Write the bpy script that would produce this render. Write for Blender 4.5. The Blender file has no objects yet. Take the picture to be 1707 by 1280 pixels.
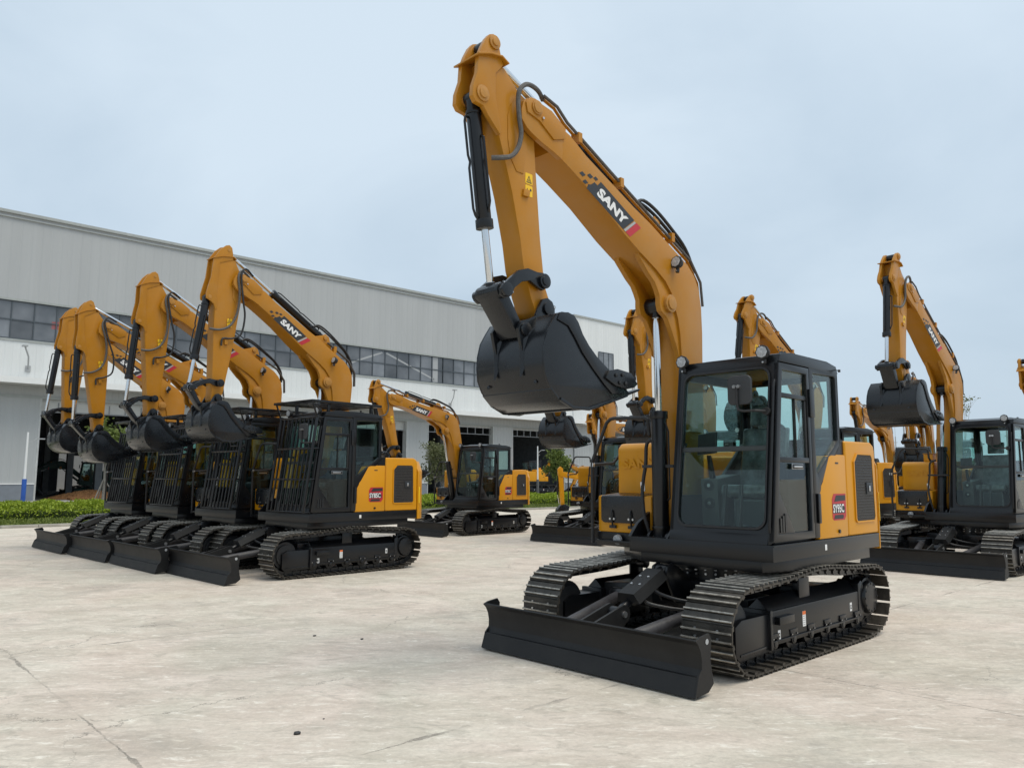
import bpy, bmesh, math, random
from mathutils import Vector, Matrix
import numpy as np
R_ = math.radians
random.seed(4)
rng = np.random.default_rng(7)
S = bpy.context.scene
COL = S.collection

# ------------------------------------------------------------------ camera, sky, sun, exposure
cam_d = bpy.data.cameras.new('camera')
cam_d.sensor_width = 36.0
cam_d.lens = 1288.27 / 1707 * 36
cam_d.clip_start = 0.05
cam_d.clip_end = 3000
cam = bpy.data.objects.new('camera', cam_d)
COL.objects.link(cam)
cam.matrix_world = (Matrix.Translation((0, 0, 1.555)) @ Matrix.Rotation(R_(90 + 6.946), 4, 'X')
                    @ Matrix.Rotation(R_(0.127), 4, 'Z'))
S.camera = cam
SUN_EL, SUN_AZ = 66.0, 62.0       # azimuth measured from +Y (view direction) towards +X, negative = behind
W = bpy.data.worlds.new('World')
S.world = W
W.use_nodes = True
nt = W.node_tree
bg = nt.nodes['Background']
sky = nt.nodes.new('ShaderNodeTexSky')
sky.sky_type = 'NISHITA'
sky.sun_disc = False
sky.sun_elevation = R_(SUN_EL)
sky.sun_rotation = R_(118)
sky.air_density = 1.3
sky.dust_density = 3.0
tc = nt.nodes.new('ShaderNodeTexCoord')
mp = nt.nodes.new('ShaderNodeMapping')
mp.inputs['Scale'].default_value = (1.0, 1.0, 2.0)
mp.inputs['Location'].default_value = (3.1, 0.4, 0.3)
nz = nt.nodes.new('ShaderNodeTexNoise')
nz.inputs['Scale'].default_value = 1.9
nz.inputs['Detail'].default_value = 6
nz.inputs['Roughness'].default_value = 0.5
nz.inputs['Distortion'].default_value = 0.5
cr = nt.nodes.new('ShaderNodeValToRGB')
cr.color_ramp.elements[0].position = 0.28
cr.color_ramp.elements[0].color = (3.75, 4.75, 5.75, 1)
cr.color_ramp.elements[1].position = 0.72
cr.color_ramp.elements[1].color = (5.65, 6.6, 7.45, 1)
mx = nt.nodes.new('ShaderNodeMix')
mx.data_type = 'RGBA'
mx.inputs[0].default_value = 0.9
L = nt.links.new
L(tc.outputs['Generated'], mp.inputs['Vector'])
L(mp.outputs['Vector'], nz.inputs['Vector'])
sxyz = nt.nodes.new('ShaderNodeSeparateXYZ'); L(tc.outputs['Generated'], sxyz.inputs[0])
mz = nt.nodes.new('ShaderNodeMath'); mz.operation = 'MULTIPLY_ADD'; mz.inputs[1].default_value = .55; L(sxyz.outputs['Z'], mz.inputs[0])
mn = nt.nodes.new('ShaderNodeMath'); mn.operation = 'MULTIPLY_ADD'; mn.inputs[1].default_value = .85; mn.inputs[2].default_value = -.07
L(nz.outputs['Fac'], mn.inputs[0]); L(mn.outputs[0], mz.inputs[2])
L(mz.outputs[0], cr.inputs['Fac'])
L(sky.outputs['Color'], mx.inputs[6])
L(cr.outputs['Color'], mx.inputs[7])
L(mx.outputs[2], bg.inputs['Color'])
bg.inputs['Strength'].default_value = 0.108
sd = bpy.data.lights.new('sun', 'SUN')
sd.energy = 1.8
sd.angle = R_(38)
sd.color = (1.0, 0.93, 0.80)
so = bpy.data.objects.new('sun', sd)
COL.objects.link(so)
az = R_(118)
sdir = Vector((math.sin(az) * math.cos(R_(SUN_EL)), math.cos(az) * math.cos(R_(SUN_EL)), math.sin(R_(SUN_EL))))
so.rotation_euler = sdir.to_track_quat('Z', 'Y').to_euler()
S.view_settings.view_transform = 'Standard'
S.view_settings.look = 'None'
S.view_settings.exposure = 0.24
S.view_settings.gamma = 1.0
S.cycles.transparent_max_bounces = 24
S.cycles.max_bounces = 8

# ------------------------------------------------------------------ materials
def newmat(name):
    m = bpy.data.materials.new(name)
    m.use_nodes = True
    return m, m.node_tree, m.node_tree.nodes['Principled BSDF']

def paint(name, col, rough=0.4, metal=0.0, coat=0.0, var=0.12, vscale=3.0, bump=0.0, bscale=60, dust=None, spec=0.5):
    m, t, p = newmat(name)
    n = t.nodes
    tcn = n.new('ShaderNodeTexCoord')
    no = n.new('ShaderNodeTexNoise')
    no.inputs['Scale'].default_value = vscale
    no.inputs['Detail'].default_value = 6
    no.inputs['Roughness'].default_value = 0.65
    t.links.new(tcn.outputs['Object'], no.inputs['Vector'])
    r = n.new('ShaderNodeValToRGB')
    r.color_ramp.elements[0].position = 0.3
    r.color_ramp.elements[1].position = 0.7
    a = [c * (1 - var) for c in col]
    b = [min(1, c * (1 + var)) for c in col]
    r.color_ramp.elements[0].color = (*a, 1)
    r.color_ramp.elements[1].color = (*b, 1)
    t.links.new(no.outputs['Fac'], r.inputs['Fac'])
    out = r.outputs['Color']
    if dust:
        n2 = n.new('ShaderNodeTexNoise')
        n2.inputs['Scale'].default_value = 1.7
        n2.inputs['Detail'].default_value = 8
        n2.inputs['Roughness'].default_value = 0.7
        t.links.new(tcn.outputs['Object'], n2.inputs['Vector'])
        mr = n.new('ShaderNodeMapRange')
        mr.inputs['From Min'].default_value = 0.45
        mr.inputs['From Max'].default_value = 0.8
        mr.inputs['To Max'].default_value = dust[1]
        t.links.new(n2.outputs['Fac'], mr.inputs['Value'])
        mm = n.new('ShaderNodeMix')
        mm.data_type = 'RGBA'
        mm.inputs[7].default_value = (*dust[0], 1)
        t.links.new(mr.outputs[0], mm.inputs[0])
        t.links.new(out, mm.inputs[6])
        out = mm.outputs[2]
    t.links.new(out, p.inputs['Base Color'])
    rr = n.new('ShaderNodeMapRange')
    rr.inputs['To Min'].default_value = max(0.03, rough * 0.8)
    rr.inputs['To Max'].default_value = min(1, rough * 1.25)
    t.links.new(no.outputs['Fac'], rr.inputs['Value'])
    t.links.new(rr.outputs[0], p.inputs['Roughness'])
    p.inputs['Metallic'].default_value = metal
    p.inputs['Coat Weight'].default_value = coat
    p.inputs['Coat Roughness'].default_value = 0.12
    p.inputs['Specular IOR Level'].default_value = spec
    if bump:
        nb = n.new('ShaderNodeTexNoise')
        nb.inputs['Scale'].default_value = bscale
        nb.inputs['Detail'].default_value = 3
        t.links.new(tcn.outputs['Object'], nb.inputs['Vector'])
        bp = n.new('ShaderNodeBump')
        bp.inputs['Strength'].default_value = bump
        bp.inputs['Distance'].default_value = 0.01
        t.links.new(nb.outputs['Fac'], bp.inputs['Height'])
        t.links.new(bp.outputs['Normal'], p.inputs['Normal'])
    return m

def glassmat(name, col, refl=1.0, rough=0.0, ior=1.5):
    m, t, p = newmat(name)
    n = t.nodes
    n.remove(p)
    tr = n.new('ShaderNodeBsdfTransparent')
    tr.inputs['Color'].default_value = (*col, 1)
    gl = n.new('ShaderNodeBsdfGlossy')
    gl.inputs['Roughness'].default_value = rough
    gl.inputs['Color'].default_value = (refl, refl, refl, 1)
    lw = n.new('ShaderNodeLayerWeight'); pw = n.new('ShaderNodeMath'); pw.operation = 'POWER'; pw.inputs[1].default_value = 4.0
    t.links.new(lw.outputs['Facing'], pw.inputs[0])
    fr = n.new('ShaderNodeMath'); fr.operation = 'MULTIPLY_ADD'; t.links.new(pw.outputs[0], fr.inputs[0]); fr.inputs[1].default_value = .7; fr.inputs[2].default_value = .024 * ior / 1.5
    ms = n.new('ShaderNodeMixShader')
    t.links.new(fr.outputs[0], ms.inputs[0])
    t.links.new(tr.outputs[0], ms.inputs[1])
    t.links.new(gl.outputs[0], ms.inputs[2])
    t.links.new(ms.outputs[0], n['Material Output'].inputs['Surface'])
    return m

M = {}
M['yellow'] = paint('yellow_paint_shaded', (0.445, 0.185, 0.008), 0.34, coat=0.08, spec=.33, var=0.05, vscale=1.2, dust=((0.40, 0.27, 0.13), 0.3), bump=.03, bscale=220)  # machine yellow darkened for booms and arms, their shade put into the colour
M['yellow2'] = paint('yellow_paint_lit', (0.64, 0.275, 0.004), 0.33, coat=0.10, spec=.35, var=0.04, vscale=1.2)  # same machine yellow made lighter for bodywork, lit look put into the colour
M['black'] = paint('black_paint', (0.0045, 0.005, 0.0065), 0.30, coat=0.1, var=0.25, vscale=2.0, dust=((0.045, 0.042, 0.038), 0.10), spec=.4, bump=0.04)
M['matt'] = paint('matt_black', (0.0055, 0.007, 0.0095), 0.27, coat=.15, var=0.3, vscale=4, dust=((0.045, 0.042, 0.038), 0.12), spec=.4)
M['blade'] = paint('blade_paint', (0.010, 0.010, 0.0105), 0.5, var=0.25, vscale=2.5, dust=((0.075, 0.07, 0.062), 0.2), spec=.35, bump=0.05, bscale=30)
M['armgrey'] = paint('dusty_black_tube', (.035, .034, .038), .5, var=.4, vscale=14, dust=((.13, .12, .12), .5), bump=.2, bscale=60)
M['steel'] = paint('track_steel', (0.05, 0.045, 0.038), 0.42, metal=0.4, var=0.5, vscale=9, dust=((0.17, 0.14, 0.11), 0.5), bump=0.3, bscale=40)
M['worn'] = paint('worn_steel_edge', (0.42, 0.39, 0.34), 0.42, metal=0.75, var=0.5, vscale=14)
M['chrome'] = paint('chromed_rod', (0.72, 0.74, 0.76), 0.16, metal=1.0, var=0.03)
M['pinm'] = paint('yellow_pin', (0.45, 0.21, 0.035), 0.4, metal=0.1, var=0.15, vscale=20)
M['bolt'] = paint('zinc_bolt', (0.6, 0.6, 0.6), 0.3, metal=0.9, var=0.1)
M['rubber'] = paint('black_rubber', (0.018, 0.018, 0.019), 0.55, var=0.3, vscale=12)
M['hose'] = paint('grey_hose_sleeve', (0.09, 0.085, 0.08), 0.6, var=0.35, vscale=40, bump=0.3, bscale=120)
M['white'] = paint('white_decal', (0.78, 0.78, 0.77), 0.45, var=0.03)
M['ltgrey'] = paint('grey_decal', (0.38, 0.39, 0.4), 0.45, var=0.03)
M['red'] = paint('red_decal', (0.48, 0.02, 0.03), 0.4, var=0.05)
M['label'] = paint('yellow_label', (0.85, 0.52, 0.01), 0.4, var=0.05)
M['decalblack'] = paint('black_decal', (0.022, 0.024, 0.028), 0.45, var=0.1)
M['vent'] = paint('vent_mesh', (0.035, 0.03, 0.027), 0.65, var=0.4, vscale=60, bump=0.8, bscale=150)
M['lamp'] = paint('lamp_lens', (0.42, 0.43, 0.44), 0.25, var=0.4, vscale=60, bump=0.6, bscale=90)
M['mirror'] = paint('mirror_back', (0.04, 0.042, 0.045), 0.45, var=0.15)
M['seat'] = paint('seat_in_plastic', (0.10, 0.11, 0.11), 0.25, coat=0.6, var=0.6, vscale=9, bump=0.8, bscale=12)
M['console'] = paint('grey_console', (0.075, 0.08, 0.073), 0.5, var=0.1)
M['floorc'] = paint('cab_floor', (0.035, 0.026, 0.018), 0.6, var=0.3)
M['lining'] = paint('cab_lining', (0.035, 0.042, 0.042), 0.6, var=0.1)
M['glass'] = glassmat('tinted_glass', (0.83, 0.925, 0.905), 1.0, 0.0, 1.5)
M['glass2'] = glassmat('grey_tinted_glass', (0.62, 0.69, 0.70), 1.0, 0.01, 1.55)
M['orange'] = paint('dirt_orange', (0.27, 0.13, 0.05), 0.9, var=0.3, vscale=2, bump=1.0, bscale=6)
M['green'] = paint('green_paint', (0.02, 0.07, 0.05), 0.4, var=0.1)

# ------------------------------------------------------------------ mesh builder
class MB:
    def __init__(s):
        s.v = []; s.f = []; s.m = []; s.mats = []
    def mi(s, m):
        m = M[m] if isinstance(m, str) else m
        if m not in s.mats: s.mats.append(m)
        return s.mats.index(m)
    def add(s, vs, fs, m):
        o = len(s.v); k = s.mi(m)
        s.v += [tuple(v) for v in vs]
        s.f += [tuple(i + o for i in f) for f in fs]
        s.m += [k] * len(fs)
    def box(s, x0, x1, y0, y1, z0, z1, m, T=None):
        vs = [Vector(p) for p in ((x0, y0, z0), (x1, y0, z0), (x1, y1, z0), (x0, y1, z0), (x0, y0, z1), (x1, y0, z1), (x1, y1, z1), (x0, y1, z1))]
        if T is not None: vs = [T @ v for v in vs]
        s.add(vs, [(0, 3, 2, 1), (4, 5, 6, 7), (0, 1, 5, 4), (1, 2, 6, 5), (2, 3, 7, 6), (3, 0, 4, 7)], m)
    def prism(s, pts, y0, y1, m):            # outline in xz, extruded along y
        n = len(pts)
        vs = [(x, y0, z) for x, z in pts] + [(x, y1, z) for x, z in pts]
        fs = [tuple(range(n)), tuple(range(2 * n - 1, n - 1, -1))]
        fs += [(i, i + n, (i + 1) % n + n, (i + 1) % n) for i in range(n)]
        s.add(vs, fs, m)
    def prismz(s, pts, z0, z1, m):           # outline in xy, extruded along z
        n = len(pts)
        vs = [(x, y, z0) for x, y in pts] + [(x, y, z1) for x, y in pts]
        fs = [tuple(range(n - 1, -1, -1)), tuple(range(n, 2 * n))]
        fs += [(i, (i + 1) % n, (i + 1) % n + n, i + n) for i in range(n)]
        s.add(vs, fs, m)
    def ring(s, outer, inner, off, m):       # flat frame between two 3D loops, thickened by vector off
        n = len(outer); off = Vector(off)
        o = [Vector(p) for p in outer]; i = [Vector(p) for p in inner]
        vs = o + i + [p + off for p in o] + [p + off for p in i]
        fs = []
        for k in range(n):
            j = (k + 1) % n
            fs += [(k, j, n + j, n + k), (2 * n + k, 3 * n + k, 3 * n + j, 2 * n + j),
                   (k, 2 * n + k, 2 * n + j, j), (n + k, n + j, 3 * n + j, 3 * n + k)]
        s.add(vs, fs, m)
    def poly(s, pts, off, m):                # thick flat polygon
        n = len(pts); off = Vector(off)
        p = [Vector(q) for q in pts]
        vs = p + [q + off for q in p]
        fs = [tuple(range(n)), tuple(range(2 * n - 1, n - 1, -1))]
        fs += [(i, i + n, (i + 1) % n + n, (i + 1) % n) for i in range(n)]
        s.add(vs, fs, m)
    def cyl(s, a, b, r, m, n=20, r2=None):
        a = Vector(a); b = Vector(b); d = (b - a)
        if r2 is None: r2 = r
        q = d.to_track_quat('Z', 'Y').to_matrix()
        vs = []
        for c, rr in ((a, r), (b, r2)):
            for i in range(n):
                t = 2 * math.pi * i / n
                vs.append(c + q @ Vector((rr * math.cos(t), rr * math.sin(t), 0)))
        fs = [tuple(range(n - 1, -1, -1)), tuple(range(n, 2 * n))]
        fs += [(i, (i + 1) % n, (i + 1) % n + n, i + n) for i in range(n)]
        s.add(vs, fs, m)
    def tube(s, pts, r, m, n=8):
        pts = [Vector(p) for p in pts]
        rings = []; up = None
        for i, p in enumerate(pts):
            if i == 0: d = pts[1] - p
            elif i == len(pts) - 1: d = p - pts[i - 1]
            else: d = (pts[i + 1] - p).normalized() + (p - pts[i - 1]).normalized()
            d.normalize()
            if up is None:
                up = d.orthogonal().normalized()
            up = (up - d * up.dot(d)).normalized()
            w = d.cross(up)
            rings.append([p + (up * math.cos(2 * math.pi * k / n) + w * math.sin(2 * math.pi * k / n)) * r for k in range(n)])
        vs = [v for rg in rings for v in rg]
        fs = [tuple(range(n - 1, -1, -1)), tuple(range((len(pts) - 1) * n, len(pts) * n))]
        for i in range(len(pts) - 1):
            for k in range(n):
                fs.append((i * n + k, i * n + (k + 1) % n, (i + 1) * n + (k + 1) % n, (i + 1) * n + k))
        s.add(vs, fs, m)
    def mesh(s, name, bevel=0.0, seg=2, smooth=True, ang=35):
        me = bpy.data.meshes.new(name)
        me.from_pydata(s.v, [], s.f)
        for m in s.mats: me.materials.append(m)
        me.polygons.foreach_set('material_index', s.m)
        me.update()
        bm = bmesh.new(); bm.from_mesh(me)
        bmesh.ops.recalc_face_normals(bm, faces=bm.faces)
        if bevel:
            es = [e for e in bm.edges if len(e.link_faces) == 2 and e.calc_face_angle(0) > R_(28)]
            bmesh.ops.bevel(bm, geom=es, offset=bevel, segments=seg, profile=0.6, affect='EDGES', clamp_overlap=True)
        if smooth:
            for f in bm.faces: f.smooth = True
        bm.to_mesh(me); bm.free()
        if smooth: me.set_sharp_from_angle(angle=R_(ang))
        return me

def smoothpath(pts, k=4):
    pts = [Vector(p) for p in pts]; out = []
    n = len(pts)
    for i in range(n - 1):
        p0 = pts[max(0, i - 1)]; p1 = pts[i]; p2 = pts[i + 1]; p3 = pts[min(n - 1, i + 2)]
        for j in range(k):
            t = j / k
            out.append(0.5 * ((2 * p1) + (p2 - p0) * t + (2 * p0 - 5 * p1 + 4 * p2 - p3) * t * t + (3 * p1 - p0 - 3 * p2 + p3) * t ** 3))
    out.append(pts[-1])
    return out

def rrect(x0, x1, z0, z1, r, k=5):            # rounded rectangle in 2D
    out = []
    for cx, cz, a0 in ((x1 - r, z0 + r, -90), (x1 - r, z1 - r, 0), (x0 + r, z1 - r, 90), (x0 + r, z0 + r, 180)):
        for i in range(k + 1):
            a = R_(a0 + 90 * i / k)
            out.append((cx + r * math.cos(a), cz + r * math.sin(a)))
    return out

def obj(name, me, parent=None, mat=None):
    o = bpy.data.objects.new(name, me)
    COL.objects.link(o)
    if parent is not None: o.parent = parent
    if mat is not None: o.matrix_local = mat
    return o

def tag(o, label=None, cat=None, group=None, kind=None):
    if label: o['label'] = label
    if cat: o['category'] = cat
    if group: o['group'] = group
    if kind: o['kind'] = kind
    return o

def text_mesh(txt, height, m, extrude=0.002, bold=0.012, width=None):
    cu = bpy.data.curves.new('txt', 'FONT')
    cu.body = txt; cu.size = 1.0; cu.extrude = 0.0; cu.offset = bold
    cu.resolution_u = 3
    o = bpy.data.objects.new('txt', cu)
    COL.objects.link(o)
    dg = bpy.context.evaluated_depsgraph_get()
    dg.update()
    me = bpy.data.meshes.new_from_object(o.evaluated_get(dg))
    bpy.data.objects.remove(o); bpy.data.curves.remove(cu)
    co = np.empty(len(me.vertices) * 3); me.vertices.foreach_get('co', co); co = co.reshape(-1, 3)
    mn = co.min(0); mxx = co.max(0)
    h = (mxx - mn)[1]; w = (mxx - mn)[0]
    sx = (width / w) if width else height / h
    verts = [((c[0] - mn[0]) * sx, (c[1] - mn[1]) * height / h) for c in co]
    faces = [tuple(p.vertices) for p in me.polygons]
    bpy.data.meshes.remove(me)
    return verts, faces, w * sx

# ------------------------------------------------------------------ excavator part meshes
BB = -0.18
F = np.array([.30, 1.15]); PV = np.array([2.633, 4.629]); PK = np.array([3.067, 5.055]); BC = np.array([3.193, 4.574])
TIP = np.array([2.487, 2.944]); BP = np.array([.709, 3.273]); RK = np.array([2.535, 3.164]); J0 = np.array([2.971, 3.021]); BL = np.array([2.756, 2.734])
ACM = np.array([.825, 4.087]); BCF = np.array([.70, .97])

def sub(pts, c): return [(x - c[0], z - c[1]) for x, z in pts]
def arcp(cx, cz, r, a0, a1, n=8):
    return [(cx + r * math.cos(R_(a0 + (a1 - a0) * i / n)), cz + r * math.sin(R_(a0 + (a1 - a0) * i / n))) for i in range(n + 1)]

PMESH = {}
def build_parts():
    P = PMESH
    # ---- crawler belt (centre y=0)
    IDC, SPC = (1.31, .355), (-1.137, .372)
    r1, r2 = .333, .312
    path = []
    path += arcp(*IDC, r1, -90, 90, 40)
    top = [Vector((1.31, IDC[1] + r1)), Vector((.75, .706)), Vector((.28, .742)), Vector((0, .752)), Vector((-.3, .735)), Vector((-.7, .70)), Vector((-1.137, SPC[1] + r2))]
    path += [(v.x, v.y) for v in smoothpath([(*q, 0) for q in top], 8)][1:]
    path += arcp(*SPC, r2, 90, 262, 40)[1:]
    path += [(-1.0, .028), (-.9, .022), (1.31, .022)]
    pp = np.array(path); seg = np.hypot(*(np.roll(pp, -1, 0) - pp).T)
    keep = seg > 1e-6; pp = pp[keep]; seg = np.hypot(*(np.roll(pp, -1, 0) - pp).T)
    tot = seg.sum(); cum = np.concatenate([[0], np.cumsum(seg)])
    N = 46; pitch = tot / N
    def at(s):
        s %= tot; i = min(int(np.searchsorted(cum, s, 'right')) - 1, len(pp) - 1)
        a = pp[i]; b = pp[(i + 1) % len(pp)]; t = (s - cum[i]) / max(seg[i], 1e-9)
        return a + (b - a) * t
    b = MB()
    for k in range(N):
        s0 = k * pitch
        a = at(s0 + .01); c = at(s0 + pitch - .002)
        mid = (a + c) / 2; t = (c - a); ln = np.hypot(*t); t = t / ln; nn = np.array([t[1], -t[0]])
        T = Matrix(((t[0], 0, nn[0], mid[0]), (0, 1, 0, 0), (t[1], 0, nn[1], mid[1]), (0, 0, 0, 1)))
        h = ln / 2
        jw = random.uniform(-.002, .002)
        gap = mid[0] < -1.22
        b.box(-h, h * (.80 if gap else 1), -.225, .225, -.012, 0.002, 'steel', T)
        for q in (-.72, .26):
            x = q * h
            vs = [(x - .011, -.2235, 0), (x + .013, -.2235, 0), (x + .008, -.2235, .019), (x - .004, -.2235, .019)]
            v8 = [T @ Vector(v) for v in vs] + [T @ Vector((v[0], .2235, v[2])) for v in vs]
            b.add(v8, [(0, 3, 2, 1), (4, 5, 6, 7), (1, 2, 6, 5), (0, 4, 7, 3)], 'steel')
            vt = [(x - .0065, -.2235, .018), (x + .009, -.2235, .018), (x + .0065, -.2235, .023), (x - .003, -.2235, .023)]
            v8 = [T @ Vector(v) for v in vt] + [T @ Vector((v[0], .2235, v[2])) for v in vt]
            b.add(v8, [(0, 3, 2, 1), (4, 5, 6, 7), (1, 2, 6, 5), (0, 4, 7, 3), (2, 3, 7, 6)], 'worn')
        if not gap: b.box(h * .55, h * 1.12, -.224, .224, -.03, -.0125, 'steel', T)
        for sy in (-1, 1):
            b.box(-h * .98, h * .98, sy * .05 - .014, sy * .05 + .014, -.085, -.0122, 'matt', T)
            for bx in (-.35, .55):
                b.cyl(T @ Vector((bx * h - .01, sy * .1, .001)), T @ Vector((bx * h - .01, sy * .1, .012)), .011, 'bolt' if k % 3 == 0 else 'steel', 6)
        b.cyl(T @ Vector((h, -.075, -.055)), T @ Vector((h, .075, -.055)), .02, 'matt', 8)
    P['belt'] = b.mesh('crawler_belt', ang=25)
    # ---- track frame, with y>0 the outer side (thing centre y=0)
    b = MB()
    b.prism([(-.98, .17), (.86, .17), (.86, .43), (.80, .45), (-.90, .45), (-.98, .43)], -.12, .125, 'black')
    b.add([(-.96, .125, .43), (.84, .125, .43), (.84, .0, .545), (-.90, .0, .56), (-.96, -.12, .43), (.84, -.12, .43)],
          [(0, 1, 2, 3), (3, 2, 5, 4), (1, 5, 2), (0, 3, 4)], 'black')
    b.prism([(.86, .13), (1.34, .11), (1.40, .16), (1.40, .385), (1.30, .43), (.86, .43)], -.10, .115, 'black')
    b.prism([(.845, .14), (.885, .14), (.885, .46), (.845, .46)], -.12, .14, 'black')
    b.prism([(.92, .16), (1.34, .15), (1.34, .17), (.92, .18)], .115, .122, 'matt')
    b.prism([(-.96, .195), (.84, .195), (.84, .21), (-.96, .21)], .125, .14, 'black')
    b.prism([(-1.02, .2), (-.95, .16), (-.90, .16), (-.90, .52), (-.97, .55), (-1.02, .5)], -.1, .13, 'black')
    b.prism([(.52, .335), (.78, .335), (.78, .40), (.52, .40)], .125, .17, 'black')
    b.box(.0, .20, .04, .06, .47, .66, 'black')
    b.box(.1, .12, -.05, .06, .5, .63, 'black')
    P['frame'] = b.mesh('track_frame', bevel=.006)
    b = MB()
    b.cyl((.1, -.1, .655), (.1, .03, .655), .055, 'black', 20)
    P['carrier'] = b.mesh('carrier_roller', bevel=.004)
    b = MB()
    b.cyl((0, -.1, 0), (0, -.03, 0), .088, 'black', 20); b.cyl((0, .03, 0), (0, .1, 0), .088, 'black', 20)
    b.cyl((0, -.12, 0), (0, .135, 0), .045, 'black', 14)
    b.prism([(-.05, .0), (.05, .0), (.07, .08), (-.07, .08)], .11, .135, 'black')
    b.cyl((0, .134, -.005), (0, .14, -.005), .03, 'matt', 12)
    b.cyl((-.045, .134, .04), (-.045, .143, .04), .01, 'bolt', 6); b.cyl((.045, .134, .04), (.045, .143, .04), .01, 'bolt', 6)
    P['roller'] = b.mesh('track_roller', bevel=.004)
    b = MB()
    b.cyl((0, -.045, 0), (0, .045, 0), .215, 'rubber', 32); b.cyl((0, -.07, 0), (0, -.045, 0), .17, 'rubber', 24); b.cyl((0, .045, 0), (0, .07, 0), .17, 'rubber', 24)
    P['idler'] = b.mesh('idler_wheel', bevel=.008)
    b = MB()
    pts = []
    for i in range(21):
        for da, rr in ((-5, .215), (-2.2, .255), (2.2, .255), (5, .215)):
            a = R_(i * 360 / 21 + da); pts.append((rr * math.cos(a), rr * math.sin(a)))
    b.prism(pts, -.022, .022, 'black')
    b.cyl((0, -.1, 0), (0, .115, 0), .19, 'black', 32)
    b.cyl((0, .115, 0), (0, .16, 0), .165, 'black', 32, r2=.15)
    for i in range(12):
        a = R_(30 * i); b.cyl((.135 * math.cos(a), .15, .135 * math.sin(a)), (.135 * math.cos(a), .166, .135 * math.sin(a)), .012, 'matt', 6)
    P['sprocket'] = b.mesh('drive_sprocket', bevel=.004)
    b = MB(); b.box(-.022, .022, .1255, .1275, -.04, .04, 'white'); b.box(-.013, .013, .1275, .128, -.022, .018, 'decalblack')
    b.box(-.006, .006, .128, .1284, -.006, .008, 'white')
    P['sticker'] = b.mesh('sticker', smooth=False)
    b = MB(); b.box(-.03, .03, .1255, .1275, -.065, .065, 'white'); b.box(-.03, .03, .1275, .128, .035, .065, paint('orange_decal', (.75, .16, .03), .4))
    for i in range(5): b.box(-.022, .022, .1275, .128, .02 - i * .018, .026 - i * .018, 'ltgrey')
    P['sticker2'] = b.mesh('warning_sticker', smooth=False)
    # ---- centre frame
    b = MB()
    b.box(-.62, .62, -.52, .52, .34, .60, 'black')
    for sx in (-1, 1):
        for sy in (-1, 1):
            pts = [(sx * .2, sy * .35), (sx * .62, sy * .35), (sx * .82, sy * .80), (sx * .42, sy * .80)]
            if sx * sy < 0: pts = pts[::-1]
            b.prismz(pts, .30, .52, 'black')
    b.prism([(.55, .36), (.86, .42), (1.0, .66), (.98, .75), (.90, .78), (.80, .74), (.55, .58)], -.09, -.06, 'black')
    b.prism([(.55, .36), (.86, .42), (1.0, .66), (.98, .75), (.90, .78), (.80, .74), (.55, .58)], .06, .09, 'black')
    for y in (-.47, .47):
        b.prism([(.55, .30), (.92, .34), (1.02, .42), (.96, .50), (.55, .50)], y - .05, y + .05, 'black')
    P['centre'] = b.mesh('centre_frame', bevel=.012)
    b = MB()
    b.cyl((0, 0, .60), (0, 0, .70), .50, 'black', 56); b.cyl((0, 0, .70), (0, 0, .745), .56, 'matt', 56); b.cyl((0, 0, .75), (0, 0, .80), .57, 'black', 56)
    for i in range(36):
        a = R_(10 * i); x, y = math.cos(a), math.sin(a)
        b.cyl((.53 * x, .53 * y, .69), (.53 * x, .53 * y, .702), .014, 'bolt', 6)
        b.cyl((.502 * x, .502 * y, .655), (.53 * x, .53 * y, .655), .011, 'bolt', 6)
    P['swing'] = b.mesh('swing_ring', ang=30)
    # ---- dozer blade
    b = MB()
    prof = [(2.15, .012), (2.172, .016), (2.125, .150), (2.098, .152), (2.080, .20), (2.078, .26), (2.090, .32), (2.115, .37), (2.150, .405), (2.138, .415), (2.100, .385), (2.06, .31), (2.055, .21), (2.075, .14), (2.10, .09)]
    b.prism(prof, -1.125, 1.125, 'blade')
    for sy in (-1, 1):
        y0 = sy * 1.125
        b.prism([(2.17, .02), (2.125, .155), (2.080, .20), (2.078, .26), (2.090, .32), (2.115, .37), (2.150, .405), (2.10, .425), (1.98, .44), (1.95, .40), (1.965, .25), (1.93, .08), (2.0, .03)], min(y0, y0 + sy * .016), max(y0, y0 + sy * .016), 'blade')
        b.cyl((2.01, y0 + sy * .0161, .385), (2.01, y0 + sy * .019, .385), .022, 'ltgrey', 14)
    b.box(1.99, 2.075, -1.124, 1.124, .12, .17, 'blade'); b.box(1.97, 2.07, -1.124, 1.124, .335, .36, 'blade')
    for y in (-.27, .44):
        b.box(1.90, 2.07, y - .06, y + .06, .16, .36, 'blade')
    for y in (-.075, .075):
        b.prism(arcp(1.62, .40, .08, 70, 250, 8) + [(1.80, .16), (2.07, .15), (2.08, .36)], y - .012, y + .012, 'blade')
    b.cyl((1.62, -.1, .40), (1.62, .1, .40), .028, 'bolt', 16)
    P['blade'] = b.mesh('dozer_blade', bevel=.003, seg=1, ang=16)
    b = MB()
    b.cyl((2.0, .44, .31), (.95, .50, .43), .052, 'armgrey', 20)
    b.cyl((.95, .43, .43), (.95, .57, .43), .075, 'black', 20)
    P['arm_l'] = b.mesh('push_arm', bevel=.004)
    b = MB()
    b.cyl((2.0, -.26, .31), (.95, -.50, .43), .052, 'armgrey', 20)
    b.cyl((.95, -.57, .43), (.95, -.43, .43), .075, 'black', 20)
    P['arm_r'] = b.mesh('push_arm', bevel=.004)
    b = MB()
    A = Vector((.92, 0, .70)); B2 = Vector((1.62, 0, .40)); d = (B2 - A).normalized()
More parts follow.
